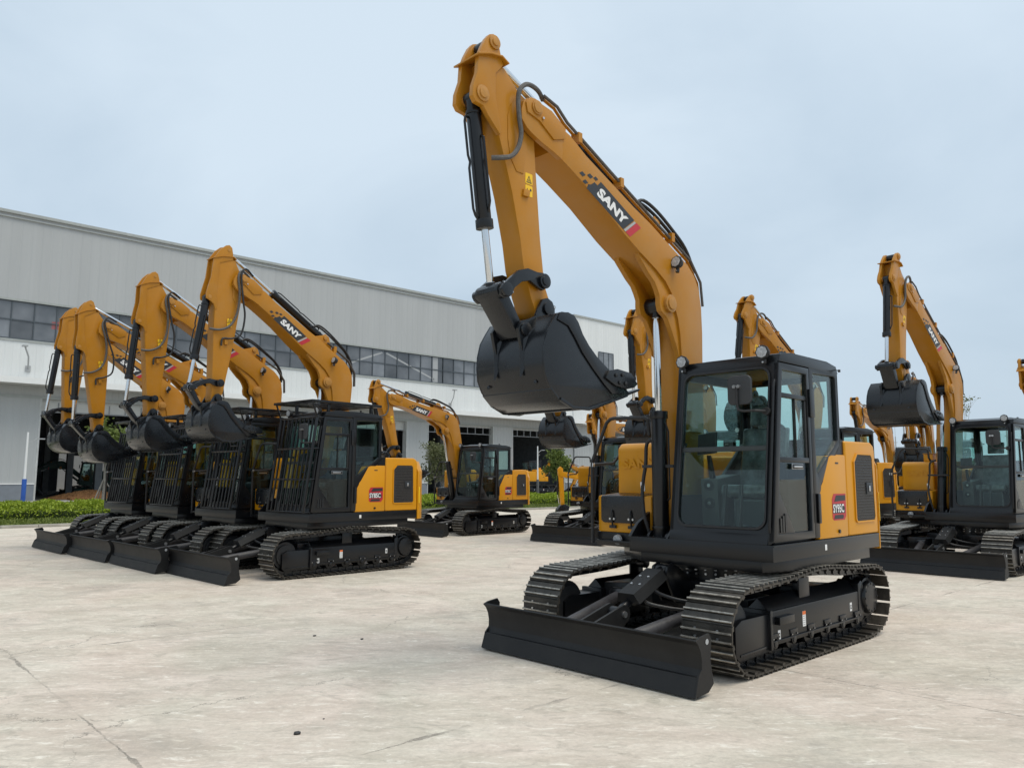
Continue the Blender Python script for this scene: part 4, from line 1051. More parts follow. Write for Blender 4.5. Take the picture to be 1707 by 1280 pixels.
def concrete():
    m, t, p = newmat('concrete_yard')
    n = t.nodes; l = t.links.new
    tcn = n.new('ShaderNodeTexCoord')
    def noise(scale, detail=6, rough=.6, vec=None, dist=0.0):
        q = n.new('ShaderNodeTexNoise'); q.inputs['Scale'].default_value = scale; q.inputs['Detail'].default_value = detail; q.inputs['Roughness'].default_value = rough
        q.inputs['Distortion'].default_value = dist
        l(vec or tcn.outputs['Object'], q.inputs['Vector']); return q
    def math_(op, a, b=None, c=None):
        q = n.new('ShaderNodeMath'); q.operation = op
        for i, v in enumerate((a, b, c)):
            if v is None: continue
            if isinstance(v, (int, float)): q.inputs[i].default_value = v
            else: l(v, q.inputs[i])
        return q.outputs[0]
    def ramp(v, p0, c0, p1, c1):
        q = n.new('ShaderNodeValToRGB'); q.color_ramp.elements[0].position = p0; q.color_ramp.elements[1].position = p1
        q.color_ramp.elements[0].color = (*c0, 1); q.color_ramp.elements[1].color = (*c1, 1); l(v, q.inputs['Fac']); return q.outputs['Color']
    def mix(f, a, b):
        q = n.new('ShaderNodeMix'); q.data_type = 'RGBA'
        if isinstance(f, (int, float)): q.inputs[0].default_value = f
        else: l(f, q.inputs[0])
        for i, v in ((6, a), (7, b)):
            if isinstance(v, tuple): q.inputs[i].default_value = (*v, 1)
            else: l(v, q.inputs[i])
        return q.outputs[2]
    mpn = n.new('ShaderNodeMapping'); mpn.inputs['Rotation'].default_value = (0, 0, -WANG); l(tcn.outputs['Object'], mpn.inputs['Vector'])
    mps = n.new('ShaderNodeMapping'); mps.inputs['Rotation'].default_value = (0, 0, .12); mps.inputs['Scale'].default_value = (.7, 1.25, 1); l(tcn.outputs['Object'], mps.inputs['Vector'])
    big = noise(.22, 5, .6); mid = noise(1.6, 8, .68, mps.outputs[0], .6); fine = noise(26, 6, .75); strk = noise(3.2, 10, .72, mps.outputs[0], 1.4)
    c = ramp(mid.outputs['Fac'], .30, (.42, .358, .305), .66, (.675, .60, .53))
    c = mix(math_('MULTIPLY', big.outputs['Fac'], .55), c, (.60, .545, .44))
    gs = n.new('ShaderNodeMapRange'); gs.inputs[1].default_value = .53; gs.inputs[2].default_value = .68; gs.inputs[4].default_value = .75; l(strk.outputs['Fac'], gs.inputs[0])
    c = mix(gs.outputs[0], c, (.37, .335, .28))
    wsn = noise(5.5, 9, .75, mps.outputs[0], .9)
    ws = n.new('ShaderNodeMapRange'); ws.inputs[1].default_value = .56; ws.inputs[2].default_value = .70; ws.inputs[4].default_value = .65; l(wsn.outputs['Fac'], ws.inputs[0])
    c = mix(ws.outputs[0], c, (.80, .75, .64))
    # grey patches and rough stains
    pn = noise(.75, 9, .7, None, .3); pm = n.new('ShaderNodeMapRange'); pm.inputs[1].default_value = .54; pm.inputs[2].default_value = .66; pm.inputs[4].default_value = .6; l(pn.outputs['Fac'], pm.inputs[0])
    c = mix(pm.outputs[0], c, (.38, .345, .30))
    tn = noise(.35, 3, .5); tm = n.new('ShaderNodeMapRange'); tm.inputs[1].default_value = .58; tm.inputs[2].default_value = .75; tm.inputs[4].default_value = .35; l(tn.outputs['Fac'], tm.inputs[0])
    c = mix(tm.outputs[0], c, (.60, .475, .37))
    fr = ramp(fine.outputs['Fac'], .35, (.86, .86, .86), .62, (1.06, 1.06, 1.06))
    q = n.new('ShaderNodeMix'); q.data_type = 'RGBA'; q.blend_type = 'MULTIPLY'; q.inputs[0].default_value = .8; l(c, q.inputs[6]); l(fr, q.inputs[7]); c = q.outputs[2]
    hn = noise(.55, 4, .6, None, .8); hm = n.new('ShaderNodeMapRange'); hm.inputs[1].default_value = .40; hm.inputs[2].default_value = .62; l(hn.outputs['Fac'], hm.inputs[0])
    ht = mix(hm.outputs[0], (.975, 1.0, .99), (1.015, .985, .99)); q = n.new('ShaderNodeMix'); q.data_type = 'RGBA'; q.blend_type = 'MULTIPLY'; q.inputs[0].default_value = 1.0; l(c, q.inputs[6]); l(ht, q.inputs[7]); c = q.outputs[2]
    mpf = n.new('ShaderNodeMapping'); mpf.inputs['Rotation'].default_value = (0, 0, -.2); mpf.inputs['Scale'].default_value = (2.2, 6.5, 1); l(tcn.outputs['Object'], mpf.inputs['Vector'])
    fs = noise(2.4, 12, .78, mpf.outputs[0], .7)
    fd = n.new('ShaderNodeMapRange'); fd.inputs[1].default_value = .55; fd.inputs[2].default_value = .64; fd.inputs[4].default_value = .6; l(fs.outputs['Fac'], fd.inputs[0])
    c = mix(fd.outputs[0], c, (.36, .325, .285))
    fw = n.new('ShaderNodeMapRange'); fw.inputs[1].default_value = .45; fw.inputs[2].default_value = .37; fw.inputs[4].default_value = .6; l(fs.outputs['Fac'], fw.inputs[0])
    c = mix(fw.outputs[0], c, (.82, .78, .70))
    g1 = noise(9.0, 10, .8, None, .4); gm = n.new('ShaderNodeMapRange'); gm.inputs[1].default_value = .58; gm.inputs[2].default_value = .66; gm.inputs[4].default_value = .75; l(g1.outputs['Fac'], gm.inputs[0])
    gsel = n.new('ShaderNodeMapRange'); gsel.inputs[1].default_value = .50; gsel.inputs[2].default_value = .60; l(noise(.9, 4, .6).outputs['Fac'], gsel.inputs[0])
    c = mix(math_('MULTIPLY', gm.outputs[0], gsel.outputs[0]), c, (.27, .245, .21))
    # hairline cracks
    wv3 = noise(1.3, 7, .7); va = n.new('ShaderNodeVectorMath'); va.operation = 'ADD'; vs_ = n.new('ShaderNodeVectorMath'); vs_.operation = 'SCALE'; vs_.inputs['Scale'].default_value = .9
    l(wv3.outputs['Color'], vs_.inputs[0]); l(tcn.outputs['Object'], va.inputs[0]); l(vs_.outputs[0], va.inputs[1])
    ve = n.new('ShaderNodeTexVoronoi'); ve.feature = 'DISTANCE_TO_EDGE'; ve.inputs['Scale'].default_value = .42; l(va.outputs[0], ve.inputs['Vector'])
    ck = math_('LESS_THAN', ve.outputs['Distance'], .0028); cs = n.new('ShaderNodeMapRange'); cs.inputs[1].default_value = .52; cs.inputs[2].default_value = .56; l(noise(.45, 3, .5).outputs['Fac'], cs.inputs[0])
    c = mix(math_('MULTIPLY', math_('MULTIPLY', ck, cs.outputs[0]), .7), c, (.20, .18, .155))
    # small dark specks
    vo = n.new('ShaderNodeTexVoronoi'); vo.inputs['Scale'].default_value = 4.2; l(tcn.outputs['Object'], vo.inputs['Vector'])
    vn = noise(40, 2, .5)
    sp = math_('LESS_THAN', math_('ADD', vo.outputs['Distance'], math_('MULTIPLY', vn.outputs['Fac'], .05)), .052)
    sel = math_('LESS_THAN', vo.outputs['Color'], .25)
    c = mix(math_('MULTIPLY', sp, math_('MULTIPLY', sel, .8)), c, (.12, .11, .10))
    # saw-cut joints: u along the building, v across
    sx = n.new('ShaderNodeSeparateXYZ'); l(mpn.outputs[0], sx.inputs[0])
    wob = noise(3.0, 6, .7); wv = math_('MULTIPLY', math_('SUBTRACT', wob.outputs['Fac'], .5), .06)
    wid = math_('MAXIMUM', math_('MULTIPLY', math_('SUBTRACT', noise(1.4, 8, .75).outputs['Fac'], .47), .16), .006)
    def joint(comp, off, per):
        u_ = math_('ADD', math_('ADD', comp, -off), wv)
        f_ = math_('ABSOLUTE', math_('SUBTRACT', math_('FRACT', math_('ADD', math_('DIVIDE', u_, per), .5)), .5))
        return math_('LESS_THAN', math_('MULTIPLY', f_, per), wid)
    # in the rotated frame x' = u , y' = -v
    ju = joint(sx.outputs['X'], 1.50, 4.6); jv = joint(sx.outputs['Y'], 3.96, 4.15)
    jj = math_('MAXIMUM', ju, jv)
    jn = noise(14, 6, .8); jm = n.new('ShaderNodeMapRange'); jm.inputs[1].default_value = .30; jm.inputs[2].default_value = .55; jm.inputs[4].default_value = .75; l(jn.outputs['Fac'], jm.inputs[0])
    jb = noise(.8, 2); jbm = n.new('ShaderNodeMapRange'); jbm.inputs[1].default_value = .44; jbm.inputs[2].default_value = .52; l(jb.outputs['Fac'], jbm.inputs[0])
    jfac = math_('MULTIPLY', math_('MULTIPLY', jj, jm.outputs[0]), jbm.outputs[0])
    c = mix(jfac, c, (.17, .155, .135))
    l(c, p.inputs['Base Color'])
    p.inputs['Roughness'].default_value = .82; p.inputs['Specular IOR Level'].default_value = .3
    bp = n.new('ShaderNodeBump'); bp.inputs['Strength'].default_value = .35; bp.inputs['Distance'].default_value = .02
    hh = math_('ADD', math_('ADD', math_('MULTIPLY', fine.outputs['Fac'], .25), strk.outputs['Fac']), math_('MULTIPLY', jfac, -.8))
    l(hh, bp.inputs['Height']); l(bp.outputs['Normal'], p.inputs['Normal'])
    return m
M['concrete'] = concrete()
M['road'] = paint('grey_pavement', (.36, .35, .32), .85, var=.12, vscale=.6, bump=.2, bscale=20)
M['soil'] = paint('lawn_soil', (.055, .085, .018), .95, var=.4, vscale=1.5, bump=.8, bscale=8)
M['kerb'] = paint('kerb_stone', (.36, .34, .30), .85, var=.2, vscale=2)

# ground sheets
b = MB(); b.add([(-1500, -1500, 0), (1500, -1500, 0), (1500, 1500, 0), (-1500, 1500, 0)], [(0, 1, 2, 3)], 'concrete')
tag(obj('ground', b.mesh('ground', smooth=False)), kind='structure')
b = MB(); b.add([(-90, -26, .004), (95, -26, .004), (95, 1, .004), (-90, 1, .004)], [(0, 1, 2, 3)], 'road')
tag(obj('pavement', b.mesh('pavement', smooth=False), None, WM), kind='structure')
b = MB(); b.add([(-90, -31.0, .03), (66, -31.0, .03), (66, -21.5, .03), (-90, -21.5, .03)], [(0, 1, 2, 3)], 'soil')
tag(obj('lawn', b.mesh('lawn', smooth=False), None, WM), kind='structure')
b = MB()
for i in range(156):
    b.box(-90 + i, -89.01 + i, -31.15, -31.0, 0, .09, 'kerb')
tag(obj('kerb', b.mesh('kerb', bevel=.01), None, WM), kind='structure')

# pebbles and clods lying on the concrete
def stone(px, py, r, flat=.45):
    b = MB(); bm = bmesh.new(); bmesh.ops.create_icosphere(bm, subdivisions=2, radius=r)
    for v in bm.verts:
        v.co *= random.uniform(.75, 1.2); v.co.z *= flat
    me = bpy.data.meshes.new('pebble'); bm.to_mesh(me); bm.free(); me.materials.append(M['rubber'])
    return me
for px, py, r, lab in ((-1.31, 4.95, .022, 'larger dark clod on the concrete in the near left foreground'), (-1.22, 5.25, .008, 'tiny dark pebble just beyond the larger clod'),
                       (-1.95, 7.9, .016, 'small dark pebble on the open concrete left of the front blade'), (-1.45, 7.75, .016, 'dark pebble lying right of a similar one, left of the front blade')):
    o = obj('pebble', stone(px, py, r), None, TR(px, py, r * .3)); tag(o, lab, 'pebble', 'dark pebbles on the concrete')

# ------------------------------------------------------------------ foliage
def leafmat(name, c1, c2):
    m, t, p = newmat(name); n = t.nodes
    gi = n.new('ShaderNodeNewGeometry'); r = n.new('ShaderNodeValToRGB')
    r.color_ramp.elements[0].color = (*c1, 1); r.color_ramp.elements[1].color = (*c2, 1)
    t.links.new(gi.outputs['Random Per Island'], r.inputs['Fac']); t.links.new(r.outputs[0], p.inputs['Base Color'])
    p.inputs['Roughness'].default_value = .55; p.inputs['Specular IOR Level'].default_value = .3
    tl = n.new('ShaderNodeBsdfTranslucent'); t.links.new(r.outputs[0], tl.inputs['Color'])
    ms = n.new('ShaderNodeMixShader'); ms.inputs[0].default_value = .3
    t.links.new(p.outputs[0], ms.inputs[1]); t.links.new(tl.outputs[0], ms.inputs[2]); t.links.new(ms.outputs[0], n['Material Output'].inputs['Surface'])
    return m
M['leafh'] = leafmat('hedge_leaf', (.14, .21, .010), (.38, .46, .05))
M['leaft'] = leafmat('tree_leaf', (.07, .11, .02), (.22, .27, .07))
M['leafd'] = leafmat('dry_tree_leaf', (.07, .085, .03), (.20, .21, .10))
M['grass'] = leafmat('grass_blade', (.09, .13, .02), (.22, .25, .06))
M['bark'] = paint('pale_bark', (.20, .185, .16), .85, var=.3, vscale=6, bump=.5, bscale=30)

def leafmesh(name, pts, size, m, elong=1.6, upb=0.0):
    n = len(pts)
    d = rng.normal(size=(n, 3)); d[:, 2] += upb; d /= np.linalg.norm(d, axis=1)[:, None]
    e = rng.normal(size=(n, 3)); e -= (e * d).sum(1)[:, None] * d; e /= np.linalg.norm(e, axis=1)[:, None]
    sz = size * rng.uniform(.6, 1.4, n)[:, None]
    a = d * sz * elong / 2; c = e * sz / 2
    v = np.stack([pts - a, pts + c * .9, pts + a, pts - c * .9], 1).reshape(-1, 3)
    me = bpy.data.meshes.new(name); f = np.arange(4 * n).reshape(-1, 4)
    me.from_pydata(v.tolist(), [], f.tolist()); me.materials.append(M[m]); return me

# clipped shrub bed in front of the factory (a continuous mass)
def bed(s0, s1, d0, d1, h, n):
    s = rng.uniform(s0, s1, n); d = rng.uniform(d0, d1, n)
    edge = np.minimum(np.minimum(d - d0, d1 - d) / .5, 1)
    hh = h * (.55 + .45 * np.clip(edge, 0, 1)) * (1 + .14 * np.sin(s * 1.7) * np.cos(d * 2.3) + .10 * np.sin(s * 5.1 + 1))
    z = hh * (1 - rng.uniform(0, 1, n) ** 2.2 * .9)
    P_ = np.stack([WB[0] + WD[0] * s + WN[0] * d, WB[1] + WD[1] * s + WN[1] * d, z + .03], 1)
    return P_
pts = np.concatenate([bed(-6, 56, 23.2, 27.0, .55, 150000)])
hb = obj('shrub_bed', leafmesh('shrub_bed', pts, .06, 'leafh', 2.2, .9)); tag(hb, kind='stuff')
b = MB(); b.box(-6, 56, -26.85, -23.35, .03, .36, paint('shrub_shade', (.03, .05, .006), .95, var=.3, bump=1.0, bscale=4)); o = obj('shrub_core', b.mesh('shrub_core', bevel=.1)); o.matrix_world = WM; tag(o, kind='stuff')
n = 45000
s = rng.uniform(-6, 60, n); d = rng.uniform(27.0, 31.0, n)
gp = np.stack([WB[0] + WD[0] * s + WN[0] * d, WB[1] + WD[1] * s + WN[1] * d, rng.uniform(.03, .10, n)], 1)
g_ = obj('grass', leafmesh('grass', gp, .05, 'grass', 2.5, 1.5)); tag(g_, kind='stuff')

def tree(name, base, trunk_h, crown_c, crown_r, nleaf, label, leaf='leaft', lsize=.09, stakes=True, multi=1, group='young staked trees along the factory front', seed=1, gaps=.5):
    rs = np.random.default_rng(seed)
    root = bpy.data.objects.new(name, None); COL.objects.link(root); root.matrix_world = Matrix.Translation(base); tag(root, label, 'tree', group)
    b = MB(); limbs = []
    cc = Vector(crown_c)
    for k in range(multi):
        off = Vector((rs.uniform(-.25, .25), rs.uniform(-.25, .25), 0)) * (0 if multi == 1 else 1)
        p = [off, off + Vector((rs.uniform(-.05, .05), 0, trunk_h * .5)), Vector((off.x * 2, off.y * 2, trunk_h))]
        b.cyl(p[0], p[1], .075 / multi ** .4, 'bark', 10, r2=.06 / multi ** .4); b.cyl(p[1], p[2], .06 / multi ** .4, 'bark', 10, r2=.045 / multi ** .4)
        for j in range(9 if multi == 1 else 5):
            th_ = rs.uniform(0, 2 * math.pi); ph = rs.uniform(.15, 1.0)
            e = cc + Vector((crown_r[0] * math.cos(th_) * ph, crown_r[1] * math.sin(th_) * ph, crown_r[2] * rs.uniform(-.5, .85)))
            st = p[2] * rs.uniform(.75, 1.0); mid = (st + e) / 2 + Vector((0, 0, .1)); b.tube([st, mid, e], .016, 'bark', 5); limbs.append((st, mid, e))
            for q in range(3):
                e2 = e + Vector(rs.normal(size=3)) * .35; b.tube([mid * .4 + e * .6, e2], .007, 'bark', 4); limbs.append((mid, e, e2))
    obj('trunk', b.mesh('trunk'), root, Matrix.Identity(4))
    # leaf clumps around limb ends
    cl = np.array([(l_[2] * t + l_[1] * (1 - t))[:] for l_ in limbs for t in (.55, .8, 1.0)])
    k = rs.integers(0, len(cl), nleaf)
    P_ = cl[k] + rs.normal(size=(nleaf, 3)) * np.array([.15, .15, .13]) * (1 + gaps * rs.uniform(0, 1, (nleaf, 1)))
    obj('crown', leafmesh('crown', P_, lsize, leaf, 1.7), root, Matrix.Identity(4))
    if stakes:
        for a in (20, 140, 260):
            b = MB(); x, y = math.cos(R_(a)), math.sin(R_(a)); b.cyl((x * .85, y * .85, 0), (x * .05, y * .05, trunk_h * .62), .03, 'bark', 8); obj('support_stake', b.mesh('support_stake'), root, Matrix.Identity(4))
    return root
tree('young_tree', wl(2.87, 12), 2.3, (.3, 0, 3.4), (1.0, 1.0, 1.0), 3200, 'young tree with yellow green leaves propped by stakes before the left factory door', 'leaft', .12, seed=3)
tree('young_tree', wl(26.3, 12), 1.2, (0, 0, 2.6), (1.35, 1.35, 1.9), 3400, 'sparse many-stemmed tree left of the lone middle excavator', 'leafd', .11, stakes=True, multi=6, seed=5)
tree('young_tree', wl(37.0, 14), 1.7, (0, 0, 2.7), (.95, .95, 1.15), 5200, 'dense round staked tree to the right of the middle excavator', 'leaft', .12, seed=8)
tree('bare_tree', Vector((48.5, 83, 0)), 5.0, (0, 0, 8.3), (1.9, 1.9, 2.4), 350, 'thin distant tree with few leaves above the right-hand cab roof', 'leafd', .16, stakes=False, group='distant trees', seed=9)

# lamp posts
M['steelgrey_'] = paint('grey_sleeve', (.10, .10, .10), .6)
def lamppost(s, dist, h, label, white=True):
    root = bpy.data.objects.new('lamp_post', None); COL.objects.link(root); root.matrix_world = WM @ TR(s, -dist, 0); tag(root, label, 'lamp post', 'white lamp posts before the factory')
    mw = M['white']; blue = M.setdefault('blue', paint('blue_paint', (.02, .09, .38), .4)) if white else M['steelgrey_']
    b = MB(); b.cyl((0, 0, 1.45), (0, 0, h), .07, 'white', 14, r2=.05); obj('pole', b.mesh('pole'), root, Matrix.Identity(4))
    b = MB(); b.cyl((0, 0, 0), (0, 0, 1.45), .12, blue, 14); obj('base_sleeve', b.mesh('base_sleeve', bevel=.01), root, Matrix.Identity(4))
    b = MB(); b.tube([(0, 0, h - .65), (.45, 0, h - .38), (.55, 0, h - .36)], .02, 'ltgrey', 6); b.box(.5, .85, -.07, .07, h - .38, h - .32, 'ltgrey'); b.tube([(0, 0, h - .9), (.3, 0, h - .75)], .015, 'ltgrey', 6)
    obj('lamp_head', b.mesh('lamp_head', bevel=.01), root, Matrix.Identity(4))
lamppost(-.38, 9, 4.05, 'white lamp post with a blue foot before the blank left factory wall')
lamppost(39.56, 9, 4.45, 'white lamp post before the factory doorway right of the middle excavator', False)

# ------------------------------------------------------------------ factory
def panelmat(name, col, pitch, rough=.45, depth=.015, var=.06, dirt=(.30, .27, .25)):
    m, t, p = newmat(name); n = t.nodes; l = t.links.new
    tcn = n.new('ShaderNodeTexCoord'); sx = n.new('ShaderNodeSeparateXYZ'); l(tcn.outputs['Object'], sx.inputs[0])
    mm = n.new('ShaderNodeMath'); mm.operation = 'DIVIDE'; l(sx.outputs['X'], mm.inputs[0]); mm.inputs[1].default_value = pitch
    fr = n.new('ShaderNodeMath'); fr.operation = 'PINGPONG'; l(mm.outputs[0], fr.inputs[0]); fr.inputs[1].default_value = .5
    r = n.new('ShaderNodeValToRGB'); r.color_ramp.elements[0].position = .08; r.color_ramp.elements[1].position = .22; l(fr.outputs[0], r.inputs['Fac'])
    bp = n.new('ShaderNodeBump'); bp.inputs['Strength'].default_value = 1; bp.inputs['Distance'].default_value = depth; l(r.outputs[0], bp.inputs['Height']); l(bp.outputs[0], p.inputs['Normal'])
    no = n.new('ShaderNodeTexNoise'); no.inputs['Scale'].default_value = .5; no.inputs['Detail'].default_value = 7
    mp_ = n.new('ShaderNodeMapping'); mp_.inputs['Scale'].default_value = (1.5, 1, .18); l(tcn.outputs['Object'], mp_.inputs['Vector']); l(mp_.outputs[0], no.inputs['Vector'])
    fl = n.new('ShaderNodeMath'); fl.operation = 'FLOOR'; dv = n.new('ShaderNodeMath'); dv.operation = 'DIVIDE'; l(sx.outputs['X'], dv.inputs[0]); dv.inputs[1].default_value = .9; l(dv.outputs[0], fl.inputs[0])
    wn = n.new('ShaderNodeTexWhiteNoise'); wn.noise_dimensions = '1D'; l(fl.outputs[0], wn.inputs['W'])
    ad = n.new('ShaderNodeMath'); ad.operation = 'MULTIPLY_ADD'; l(wn.outputs['Value'], ad.inputs[0]); ad.inputs[1].default_value = .25; l(no.outputs['Fac'], ad.inputs[2])
    rc = n.new('ShaderNodeValToRGB'); rc.color_ramp.elements[0].position = .3; rc.color_ramp.elements[1].position = .95
    rc.color_ramp.elements[0].color = (*[c * (1 - var) for c in col], 1); rc.color_ramp.elements[1].color = (*[c * (1 + var) for c in col], 1); l(ad.outputs[0], rc.inputs['Fac'])
    l(rc.outputs[0], p.inputs['Base Color']); p.inputs['Roughness'].default_value = rough; p.inputs['Specular IOR Level'].default_value = .35
    return m
M['pan_up'] = panelmat('grey_corrugated_panel', (.425, .435, .44), .60)
M['pan_lo'] = panelmat('white_corrugated_panel', (.71, .725, .725), .45)
M['pan_wall'] = panelmat('pale_ribbed_wall', (.44, .45, .45), .42)
M['plinth'] = paint('grey_plinth', (.20, .22, .25), .8, var=.1)
M['trim'] = paint('roof_trim', (.36, .38, .37), .5, var=.1)
M['canopy'] = paint('canopy_panel', (.55, .55, .53), .6, var=.08, vscale=.4)
M['wframe_b'] = paint('window_mullion', (.07, .085, .10), .4)
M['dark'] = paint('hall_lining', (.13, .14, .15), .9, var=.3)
M['steelgrey'] = paint('door_steel', (.26, .27, .28), .6, var=.15)
M['jamb'] = paint('door_jamb', (.50, .51, .50), .6)
def winmat():
    m, t, p = newmat('factory_window_glass'); n = t.nodes; l = t.links.new
    tcn = n.new('ShaderNodeTexCoord'); no = n.new('ShaderNodeTexNoise'); no.inputs['Scale'].default_value = .35; no.inputs['Detail'].default_value = 4; l(tcn.outputs['Object'], no.inputs['Vector'])
    r = n.new('ShaderNodeValToRGB'); r.color_ramp.elements[0].position = .35; r.color_ramp.elements[1].position = .7
    r.color_ramp.elements[0].color = (.10, .11, .125, 1); r.color_ramp.elements[1].color = (.24, .255, .28, 1); l(no.outputs['Fac'], r.inputs['Fac'])
    sx = n.new('ShaderNodeSeparateXYZ'); l(tcn.outputs['Object'], sx.inputs[0])
    def fl(o_, per, off):
        a = n.new('ShaderNodeMath'); a.operation = 'MULTIPLY_ADD'; l(o_, a.inputs[0]); a.inputs[1].default_value = 1 / per; a.inputs[2].default_value = off; b_ = n.new('ShaderNodeMath'); b_.operation = 'FLOOR'; l(a.outputs[0], b_.inputs[0]); return b_.outputs[0]
    cb_ = n.new('ShaderNodeCombineXYZ'); l(fl(sx.outputs['X'], 1.325, .15), cb_.inputs[0]); l(fl(sx.outputs['Z'], 1.3, -.16), cb_.inputs[1])
    wn = n.new('ShaderNodeTexWhiteNoise'); l(cb_.outputs[0], wn.inputs['Vector'])
    mr = n.new('ShaderNodeMapRange'); mr.inputs[3].default_value = .65; mr.inputs[4].default_value = 1.35; l(wn.outputs['Value'], mr.inputs[0])
    mm_ = n.new('ShaderNodeVectorMath'); mm_.operation = 'SCALE'; l(r.outputs[0], mm_.inputs[0]); l(mr.outputs[0], mm_.inputs['Scale'])
    l(mm_.outputs[0], p.inputs['Base Color']); p.inputs['Roughness'].default_value = .12; p.inputs['Specular IOR Level'].default_value = .6
    return m
M['win'] = winmat()

fac = bpy.data.objects.new('factory_building', None); COL.objects.link(fac); fac.matrix_world = WM
tag(fac, 'long grey and white metal clad factory hall with a window ribbon and a canopy', 'factory')
I4 = Matrix.Identity(4)
S0, S1 = -60.0, 54.1
b = MB(); b.box(S0, S1, 0, .25, 13.2, 19.0, 'pan_up'); b.box(S0, S1, -.06, .0, 13.15, 13.3, 'trim'); b.box(S1 - .12, S1 + .06, -.05, 40, 7.9, 19.15, 'pan_lo'); obj('upper_wall', b.mesh('upper_wall', smooth=False), fac, I4)
b = MB(); b.box(S0, S1 + .05, -.16, .3, 18.98, 19.18, 'trim'); b.box(S0, S1, -.12, .28, 18.7, 18.76, 'trim'); obj('roof_edge', b.mesh('roof_edge', smooth=False), fac, I4)
b = MB(); b.box(S0, S1, .26, 40, 18.6, 18.9, 'dark'); obj('roof', b.mesh('roof', smooth=False), fac, I4)
b = MB(); b.box(S0, S1, .05, .3, 7.9, 10.6, 'pan_lo'); b.box(S0, S1, -.02, .05, 10.48, 10.6, 'trim'); obj('lower_wall', b.mesh('lower_wall', smooth=False), fac, I4)
b = MB()
b.box(S0, S1 + .6, -1.6, .05, 7.74, 7.92, 'canopy'); b.box(S0, S1 + .6, -1.66, -1.6, 7.55, 7.95, 'white'); b.box(S0, S1 + .6, -1.55, .04, 7.60, 7.66, 'canopy')
obj('canopy', b.mesh('canopy', smooth=False), fac, I4)
b = MB(); b.box(S0, S1, .32, .6, 6.78, 7.9, 'pan_wall'); b.box(S0, S1, .25, .32, 6.78, 6.95, 'trim'); obj('door_header', b.mesh('door_header', smooth=False), fac, I4)
# window ribbon, one part per bay
for k in range(11):
    a = S0 + k * 10.6 + .2; e = min(a + 10.6, S1 - .3)
    if e <= a + 1: continue
    b = MB(); b.box(a, e, .10, .16, 10.6, 13.2, 'win'); wn_ = obj('window_ribbon', b.mesh('window_ribbon', smooth=False), fac, I4)
    b = MB(); nn_ = 8; w_ = (e - a) / nn_
    for i in range(nn_ + 1): b.box(a + i * w_ - .035, a + i * w_ + .035, .03, .099, 10.6, 13.2, 'wframe_b')
    b.box(a + .036, e - .036, .04, .098, 11.86, 11.93, 'wframe_b'); b.box(a + .036, e - .036, .04, .098, 10.61, 10.68, 'wframe_b'); b.box(a + .036, e - .036, .04, .098, 13.1, 13.19, 'wframe_b')
    obj('window_frame', b.mesh('window_frame', smooth=False), wn_, I4)
for pts_, mm_, nm_ in (([(2.2, 11.55), (7.6, 11.45), (7.6, 11.75), (5.5, 12.35), (3.6, 12.2), (2.2, 12.05)], paint('red_crane', (.30, .10, .10), .3), 'red_crane_beam'),
                  ([(24.2, 11.25), (28.6, 12.95), (28.75, 12.85), (24.3, 11.1)], 'ltgrey', 'roof_brace'), ([(29.2, 12.95), (34.6, 11.0), (34.6, 10.85), (29.0, 12.85)], 'ltgrey', 'roof_brace'), ([(34.4, 10.7), (35.0, 10.7), (35.0, 13.1), (34.4, 13.1)], 'ltgrey', 'hall_column')):
    b = MB(); b.prism(pts_, .0993, .0998, mm_); obj(nm_, b.mesh(nm_, smooth=False), fac, I4)
# piers and blank wall
piers = [(S0, 1.9), (10.7, 12.9), (21.2, 23.4), (31.75, 34.05), (42.4, 44.95), (52.9, 54.1)]
for a, e in piers:
    b = MB(); b.box(a, e, .30, .62, 1.15, 6.779, 'pan_wall'); b.box(a, e, .22, .62, 0, 1.08, 'plinth'); b.box(a, e, .18, .62, 1.081, 1.149, 'white')
    b.box(e, e + .12, .28, .9, 0, 6.779, 'jamb')
    if a > S0: b.box(a - .12, a, .28, .9, 0, 6.779, 'jamb')
    obj('wall_pier', b.mesh('wall_pier', smooth=False), fac, I4)
for i, (a, e) in enumerate(((2.02, 10.58), (13.02, 21.08), (23.52, 31.63), (34.17, 42.28), (45.07, 52.78))):
    # half-raised roller door and the transom grid above
    h0 = 5.75
    b = MB()
    b.box(a, e, .66, .72, 6.6, 6.779, 'jamb')
    for q in range(9):
        x = a + (e - a) * q / 8; b.box(x - .04, x + .04, .66, .72, 6.0, 6.6, 'steelgrey')
    b.box(a, e, .665, .715, 5.92, 6.0, 'steelgrey')
    if i < 3: b.box(a, e, .685, .695, 6.0, 6.6, 'canopy')
    fr_ = obj('door_transom', b.mesh('door_transom', smooth=False), fac, I4)
# hall interior
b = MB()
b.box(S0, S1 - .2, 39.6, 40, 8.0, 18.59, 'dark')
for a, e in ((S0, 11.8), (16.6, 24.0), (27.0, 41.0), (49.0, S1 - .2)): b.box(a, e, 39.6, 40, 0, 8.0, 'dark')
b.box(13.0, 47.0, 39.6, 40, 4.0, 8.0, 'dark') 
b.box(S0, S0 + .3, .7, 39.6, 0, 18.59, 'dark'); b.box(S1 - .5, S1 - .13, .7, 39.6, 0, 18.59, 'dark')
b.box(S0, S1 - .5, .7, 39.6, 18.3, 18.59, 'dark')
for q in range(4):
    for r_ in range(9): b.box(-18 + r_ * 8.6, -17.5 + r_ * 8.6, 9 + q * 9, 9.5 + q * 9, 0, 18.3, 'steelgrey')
b.box(11.0, 20, 46, 46.4, 0, 9.0, 'white')  # white backdrop added outside the rear opening so it looks bright
obj('hall_interior', b.mesh('hall_interior', smooth=False), fac, I4)
